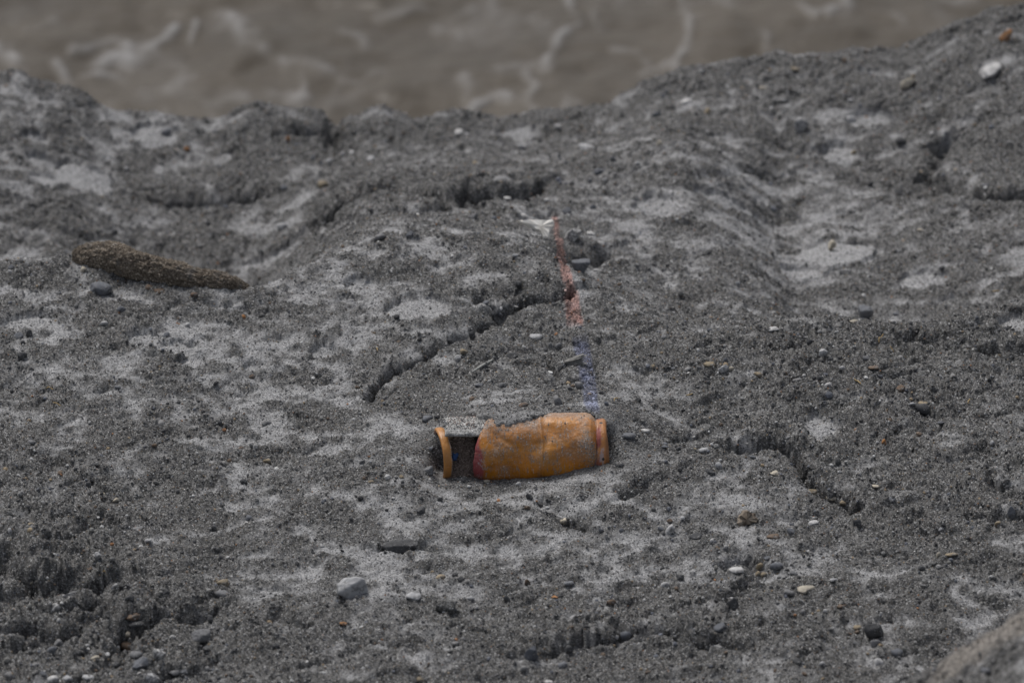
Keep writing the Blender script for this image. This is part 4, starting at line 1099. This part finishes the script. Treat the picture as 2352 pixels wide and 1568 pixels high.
# neck and end ring on the right
us2 = np.array([cu(q) for q in np.linspace(1364, 1394, 44)])
rs2 = np.interp(us2, [cu(q) for q in (1364, 1368, 1371, 1374, 1388, 1392, 1394)], [.0262, .0254, .0262, .0275, .0274, .0266, .0250])
def ring_shape(U, T, R):
    S = T * .027
    U = U + .0016 * np.exp(-((np.degrees(T) + 5) / 45) ** 2) * sstep(cu(1370), cu(1394), U) - .0012 * sstep(30, 80, np.degrees(T))
    return U, R + .0004 * fbm(U / .008, S / .01, 431, 3) - .0012 * np.exp(-((np.degrees(T) - 30) / 14) ** 2)
U, T, R, PR = lathe(us2, rs2, 200, math.radians(-100), math.radians(200), ring_shape)
S = T * .027
deg = np.degrees(T)
colr = np.array([.40, .17, .055]) * (1 + .3 * fbm(U / .008, S / .01, 432, 3)[..., None])
pm = U / SP + 1225
redr = (sstep(1382, 1377, pm + 3 * fbm(U / .004, S / .004, 433, 3)) * sstep(.0, .35, fbm(U / .012, S / .016, 434, 2) + .25))[..., None]
colr = colr * (1 - redr) + np.array([.30, .09, .075]) * redr
pl = sstep(.02, .2, fbm(U / .006, S / .011, 435, 3))[..., None] * ((deg < 34) & (deg > -20))[..., None] * sstep(1388, 1384, pm)[..., None]
colr = colr * (1 - .7 * pl) + np.array([.38, .33, .35]) * .7 * pl
rim = sstep(1388, 1392, pm)[..., None]
colr = colr * (1 - .6 * rim) + RUST * .6 * rim
spot = ((np.hypot((pm - 1385), (deg - math.degrees(th_of(1049, .0275, 1028))) * 1.2) < 3.2) | (np.hypot((pm - 1380) * .6, (deg - math.degrees(th_of(967.5, .0275, 1028))) * .9) < 2.6))[..., None]
colr = np.where(spot, np.array([.03, .028, .027]), colr)
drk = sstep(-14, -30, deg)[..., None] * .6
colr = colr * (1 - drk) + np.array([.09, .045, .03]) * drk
dustr = .35 * sstep(.1, .5, fbm(U / .004, S / .008, 436, 3)) + .85 * sstep(1373, 1367, pm)
ring = grid_obj('end_ring', PR, PAINT, can)
add_col(ring, colr, dustr)
solid(ring)
tt = np.linspace(0, 2 * math.pi, 49)
cap = []
for (r_, x_) in ((.0262, cu(1393)), (.0240, cu(1390)), (.0225, cu(1386)), (.012, cu(1384)), (.0005, cu(1383.5))):
    cap.append(np.stack([np.full(49, x_), -r_ * np.cos(tt), r_ * np.sin(tt)], -1))
lid_m = NT('rusty_tin', .6, .4)
lid_m.b.inputs['Metallic'].default_value = .3
lid_m = lid_m.out(lid_m.ramp(lid_m.noise(150, 5), [(.3, (.10, .06, .04)), (.7, (.26, .20, .16))]))
grid_obj('end_plate', np.array(cap), lid_m, can)

# strip of wall left along the top of the tear, sand lying on it
us3 = np.linspace(cu(1022), cu(1115), 60)
TE = th_of(1003, .0275, 1033)
def strip_shape(U, T, R):
    S = T * .0275
    return U, R + .0003 * fbm(U / .01, S / .01, 441, 3)
U, T, R, PS = lathe(us3, np.full(60, .0275), 60, TE, math.radians(160), strip_shape)
strip = grid_obj('torn_wall', PS, PAINT, can)
add_col(strip, np.broadcast_to(BARE, PS.shape) * (.9 + .3 * fbm(U / .006, T * .01 / .006, 442, 3)[..., None]), .45 + .3 * fbm(U / .005, T * .0275 / .005, 443, 2))
solid(strip, .0006)
def crust_shape(U, T, R):
    S = T * .0275
    k = sstep(TE - .03, TE + .07, T + .08 * fbm(U / .006, S / .006, 444, 3))
    return U, R - .0012 + k * (.0030 + .0008 * fbm(U / .005, S / .005, 445, 3))
U, T, R, PK = lathe(us3, np.full(60, .0275), 70, TE + .008, math.radians(140), crust_shape)
crust_m = NT('sand_crust', .95, .15)
_, s_ = crust_m.voro(900)
crust_m.bump(crust_m.noise(700, 4, .7), .6, .0012)
crust_m = crust_m.out(crust_m.ramp(s_.outputs[0], [(0, (.17, .17, .165)), (.5, (.36, .355, .345)), (.88, (.50, .495, .48)), (1, (.66, .66, .65))]))
ck = grid_obj('sand_crust', PK, crust_m, strip)

# torn-off end on the left: short wall, rolled rim, sunken base
ecx, ecz = cu(1017), (1032 - 1042) * SP * 1.03
us4 = [cu(1029), cu(1026), cu(1023), cu(1019), cu(1014.5), cu(1011.5), cu(1009.5), cu(1008.5), cu(1009), cu(1011), cu(1015), cu(1018), cu(1020)]
rs4 = [.0243, .0249, .0252, .0253, .0253, .0251, .0246, .0236, .0224, .0213, .0200, .012, .0004]
def fin(us, rs, k=5):
    t = np.linspace(0, len(us) - 1, (len(us) - 1) * k + 1)
    return np.interp(t, range(len(us)), us), np.interp(t, range(len(us)), rs)
u4, r4 = fin(us4, rs4)
def end_shape(U, T, R):
    S = T * .025
    U = U + .0009 * fbm(S / .007, U * 0 + 1.7, 451, 3) * sstep(cu(1016), cu(1029), U) + .0010 * np.sin(T * 2 + .6)
    return U, R * (1 + .035 * np.cos(2 * T - .4)) + .0004 * fbm(U / .006, S / .006, 452, 3)
U, T, R, PE = lathe(u4, r4, 181, 0, 2 * math.pi, end_shape)
PE[..., 0] -= ecx
S = T * .025
idx = np.broadcast_to(np.linspace(0, 12, len(u4))[:, None], U.shape)
colr = np.array([.44, .20, .055]) * (1 + .3 * fbm(U / .01, S / .012, 453, 3)[..., None])
bs = sstep(7.2, 8.2, idx)[..., None]
basec = np.array([.21, .085, .06]) * (1 + .5 * fbm(PE[..., 1] / .008, PE[..., 2] / .008, 454, 3)[..., None])
colr = colr * (1 - bs) + basec * bs
low = sstep(-20, -50, np.degrees(np.where(T > math.pi, T - 2 * math.pi, T)))[..., None] * .5
colr = colr * (1 - low) + BARE * .7 * low
dust4 = .30 * sstep(.15, .5, fbm(U / .002, S / .008, 455, 3)) + .9 * sstep(1.2, .4, idx) + .4 * low[..., 0]
end = grid_obj('torn_end', PE, PAINT, can)
add_col(end, colr, dust4)
solid(end)
end.location = (ecx, -.0015, ecz)
end.rotation_euler = (0, math.radians(-4.0), math.radians(9))

# blue scrap inside
bm_ = NT('blue_plastic', .45, .4).out((.030, .085, .24))
q0 = gnd(1045, 1052)
q0[2] += .0025
q0[1] -= .002
sc_v = []
for i in range(5):
    for j in range(5):
        u_, v_ = (i / 4 - .5) * .0050, (j / 4 - .5) * .0062
        sc_v.append((u_, .0010 * math.sin(i * 1.7 + j * 1.1), v_ + .0008 * math.cos(i * 2.0)))
sc_f = [[i * 5 + j, (i + 1) * 5 + j, (i + 1) * 5 + j + 1, i * 5 + j + 1] for i in range(4) for j in range(4)]
scrap = mesh_obj('plastic_scrap', sc_v, sc_f, bm_)
solid(scrap, .0008)
scrap.location = q0
scrap.rotation_euler = (math.radians(-35), .2, .1)
tag(scrap, 'small blue plastic scrap lodged inside the torn can', 'scrap')

# ------------------------------------------------------------------ loose gravel: instanced angular grains
GP = [((.042, .043, .046), .27), ((.072, .073, .077), .22), ((.13, .13, .13), .17), ((.17, .168, .16), .10), ((.26, .26, .26), .09), ((.42, .42, .42), .05),
      ((.56, .56, .55), .010), ((.26, .20, .13), .025), ((.30, .145, .065), .005), ((.12, .13, .155), .055), ((.13, .095, .07), .04)]
gpc = np.array([g_[0] for g_ in GP])
gpw = np.array([g_[1] for g_ in GP])
gpw /= gpw.sum()

def scatter(n, dmed, dsig, dmax, seed, dens):
    r = np.random.default_rng(seed)
    x = r.uniform(-.62, .62, n)
    y = r.uniform(-1.05, 1.04, n)
    keep = r.uniform(0, 1, n) < dens(x, y)
    x, y = x[keep], y[keep]
    d = np.minimum(dmed * np.exp(r.normal(0, dsig, len(x))), dmax)
    return x, y, d
def dens_fine(x, y):
    return np.clip(1.0 - .80 * fsilt(x, y), .34, 1) * (1 - .65 * fskin(x, y))
GB = [(1700, 850, 260, 50, .5), (1880, 860, 120, 50, .4), (380, 1500, 300, 70, .6), (150, 1400, 150, 60, .4), (1350, 1180, 130, 40, .3), (2150, 1200, 200, 80, .25), (1750, 1290, 160, 60, .4),
      (1300, 900, 60, 60, .3), (1020, 780, 100, 40, .3), (1200, 500, 140, 40, .4), (760, 500, 140, 40, .5), (500, 520, 120, 40, .35), (900, 1100, 140, 40, .3), (1950, 1480, 180, 60, .35), (1560, 1470, 200, 60, .3), (1480, 1020, 120, 40, .3), (650, 330, 140, 50, .3)]
GBC = [(hit(g_[0], g_[1], fz), g_[2] * MM, g_[3] * MM / .42, g_[4]) for g_ in GB]
def dens_coarse(x, y):
    c = .38 + 1.0 * fbm(x / .06, y / .09, 501, 3) - .8 * fbias(x, y) - .5 * fsilt(x, y)
    for (c0, a_, b_, k_) in GBC:
        c = c + k_ * np.exp(-((x - c0[0]) / a_) ** 2 - ((y - c0[1]) / b_) ** 2)
    return np.clip(c, .03, 1) * (1 - fskin(x, y))
sets = [scatter(760000, .00100, .34, .0024, 1, dens_fine), scatter(52000, .0022, .35, .0048, 2, dens_coarse), scatter(6500, .0040, .28, .0072, 3, dens_coarse)]
gx_, gy_, gd_ = (np.concatenate([s_[k] for s_ in sets]) for k in range(3))
px_, py_ = proj(np.stack([gx_, gy_, fz(gx_, gy_)], -1))
vis = (px_ > -230) & (px_ < W0 + 230) & (py_ < H0 + 80) & (py_ > -60)
inside_can = (gx_ - CX > cu(1008)) & (gx_ - CX < cu(1394)) & (np.abs(gy_ - CY) < .034)
ontop = inside_can & (gx_ - CX > cu(1100)) & (gx_ - CX < cu(1364)) & (fz(gx_, gy_) > CZ - .0004 + np.sqrt(np.maximum(np.interp(gx_ - CX, PRU, PRR) ** 2 - (gy_ - CY) ** 2, 0)))
ingap = inside_can & (gx_ - CX > cu(1031)) & (gx_ - CX < cu(1092)) & (gy_ - CY < .014) & (gd_ < .0022)
vis &= (~inside_can) | ontop | ingap
gx_, gy_, gd_ = gx_[vis], gy_[vis], gd_[vis]
gz_ = fz(gx_, gy_)
gy2 = gy_ + fdy(gx_, gy_)
pts = [np.stack([gx_, gy2, gz_ + .12 * gd_], -1)]
ds = [gd_]
sidx = np.flatnonzero(((steep > .25) & (np.abs(X) < .58) & (Y > -1.0) & (Y < 1.04)).ravel())
rs_ = np.random.default_rng(8)
sidx = rs_.choice(sidx, min(45000, len(sidx)), replace=len(sidx) < 45000)
sp_ = P.reshape(-1, 3)[sidx] + rs_.normal(0, .0005, (len(sidx), 3))
pts.append(sp_)
ds.append(.0014 * np.exp(rs_.normal(0, .45, len(sidx))))
# grains stuck on the can and on the sand of the strip
r = np.random.default_rng(5)
pbf = PB.reshape(-1, 3)
dfl = dust.reshape(-1)
dgf = np.degrees(np.arctan2(pbf[:, 2], -pbf[:, 1]))
wgt = np.where((dgf > 10) & (dgf < 95), np.clip(dfl - .45, 0, 1) ** 2 + .002, 0) + np.where((np.abs(pbf[:, 0] - cu(1352)) < .006) & (dgf > -15) & (dgf < 40), .6, 0)
k_ = r.choice(len(pbf), 620, p=wgt / wgt.sum())
pts.append(pbf[k_] + np.array([CX, CY, CZ]) + r.normal(0, .0004, (620, 3)))
ds.append(.0010 * np.exp(r.normal(0, .3, 620)))
pkf = PK[:, 12:].reshape(-1, 3)
k_ = r.choice(len(pkf), 900)
pts.append(pkf[k_] + np.array([CX, CY, CZ]) + r.normal(0, .0003, (900, 3)))
ds.append(.0011 * np.exp(r.normal(0, .3, 900)))
pts, ds = np.concatenate(pts), np.concatenate(ds)
N = len(pts)
ci = r.choice(len(GP), N, p=gpw)
gc = gpc[ci] * r.uniform(.7, 1.3, (N, 1)) * 1.06
s_here = fsilt(pts[:, 0], pts[:, 1])[:, None]
pale = (r.uniform(0, 1, (N, 1)) < .75 * s_here) & (ds[:, None] < .0019)
gc = np.where(pale, np.array([.27, .271, .275]) * r.uniform(.6, 1.4, (N, 1)), gc)
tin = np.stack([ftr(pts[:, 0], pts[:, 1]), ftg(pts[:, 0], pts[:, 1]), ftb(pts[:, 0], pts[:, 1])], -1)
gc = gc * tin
gc[-1520:] = np.maximum(gc[-1520:], .14) * 1.2
gme = bpy.data.meshes.new('gravel')
gme.vertices.add(N)
gme.vertices.foreach_set('co', pts.reshape(-1).astype(np.float32))
set_attr(gme, 'gcol', np.concatenate([gc, np.ones((N, 1))], -1), 'FLOAT_COLOR')
scl = .5 * ds[:, None] * np.stack([r.uniform(.75, 1.25, N), r.uniform(.7, 1.15, N), r.uniform(.5, .95, N)], -1)
set_attr(gme, 'gscale', scl, 'FLOAT_VECTOR')
set_attr(gme, 'grot', np.stack([r.normal(0, .45, N), r.normal(0, .45, N), r.uniform(0, 6.28, N)], -1), 'FLOAT_VECTOR')
gravel = bpy.data.objects.new('gravel', gme)
COL.objects.link(gravel)
gravel['kind'] = 'stuff'
tag(gravel, 'loose grey gravel and coarse sand grains covering the bank', 'gravel')
ng = bpy.data.node_groups.new('gravel_grains', 'GeometryNodeTree')
ng.interface.new_socket('Geometry', in_out='INPUT', socket_type='NodeSocketGeometry')
ng.interface.new_socket('Geometry', in_out='OUTPUT', socket_type='NodeSocketGeometry')
gi, go = ng.nodes.new('NodeGroupInput'), ng.nodes.new('NodeGroupOutput')
m2p = ng.nodes.new('GeometryNodeMeshToPoints')
iop = ng.nodes.new('GeometryNodeInstanceOnPoints')
icn = ng.nodes.new('GeometryNodeMeshIcoSphere')
icn.inputs['Radius'].default_value = 1.0
icn.inputs['Subdivisions'].default_value = 1
sm = ng.nodes.new('GeometryNodeSetMaterial')
sm.inputs['Material'].default_value = GRAVEL
def nattr(nm):
    a = ng.nodes.new('GeometryNodeInputNamedAttribute')
    a.data_type = 'FLOAT_VECTOR'
    a.inputs['Name'].default_value = nm
    return a.outputs['Attribute']
e2r = ng.nodes.new('FunctionNodeEulerToRotation')
ng.links.new(gi.outputs[0], m2p.inputs['Mesh'])
ng.links.new(m2p.outputs[0], iop.inputs['Points'])
ng.links.new(icn.outputs['Mesh'], sm.inputs['Geometry'])
ng.links.new(sm.outputs[0], iop.inputs['Instance'])
ng.links.new(nattr('gscale'), iop.inputs['Scale'])
ng.links.new(nattr('grot'), e2r.inputs[0])
ng.links.new(e2r.outputs[0], iop.inputs['Rotation'])
ng.links.new(iop.outputs[0], go.inputs[0])
gravel.modifiers.new('grains', 'NODES').node_group = ng
gme.materials.append(GRAVEL)
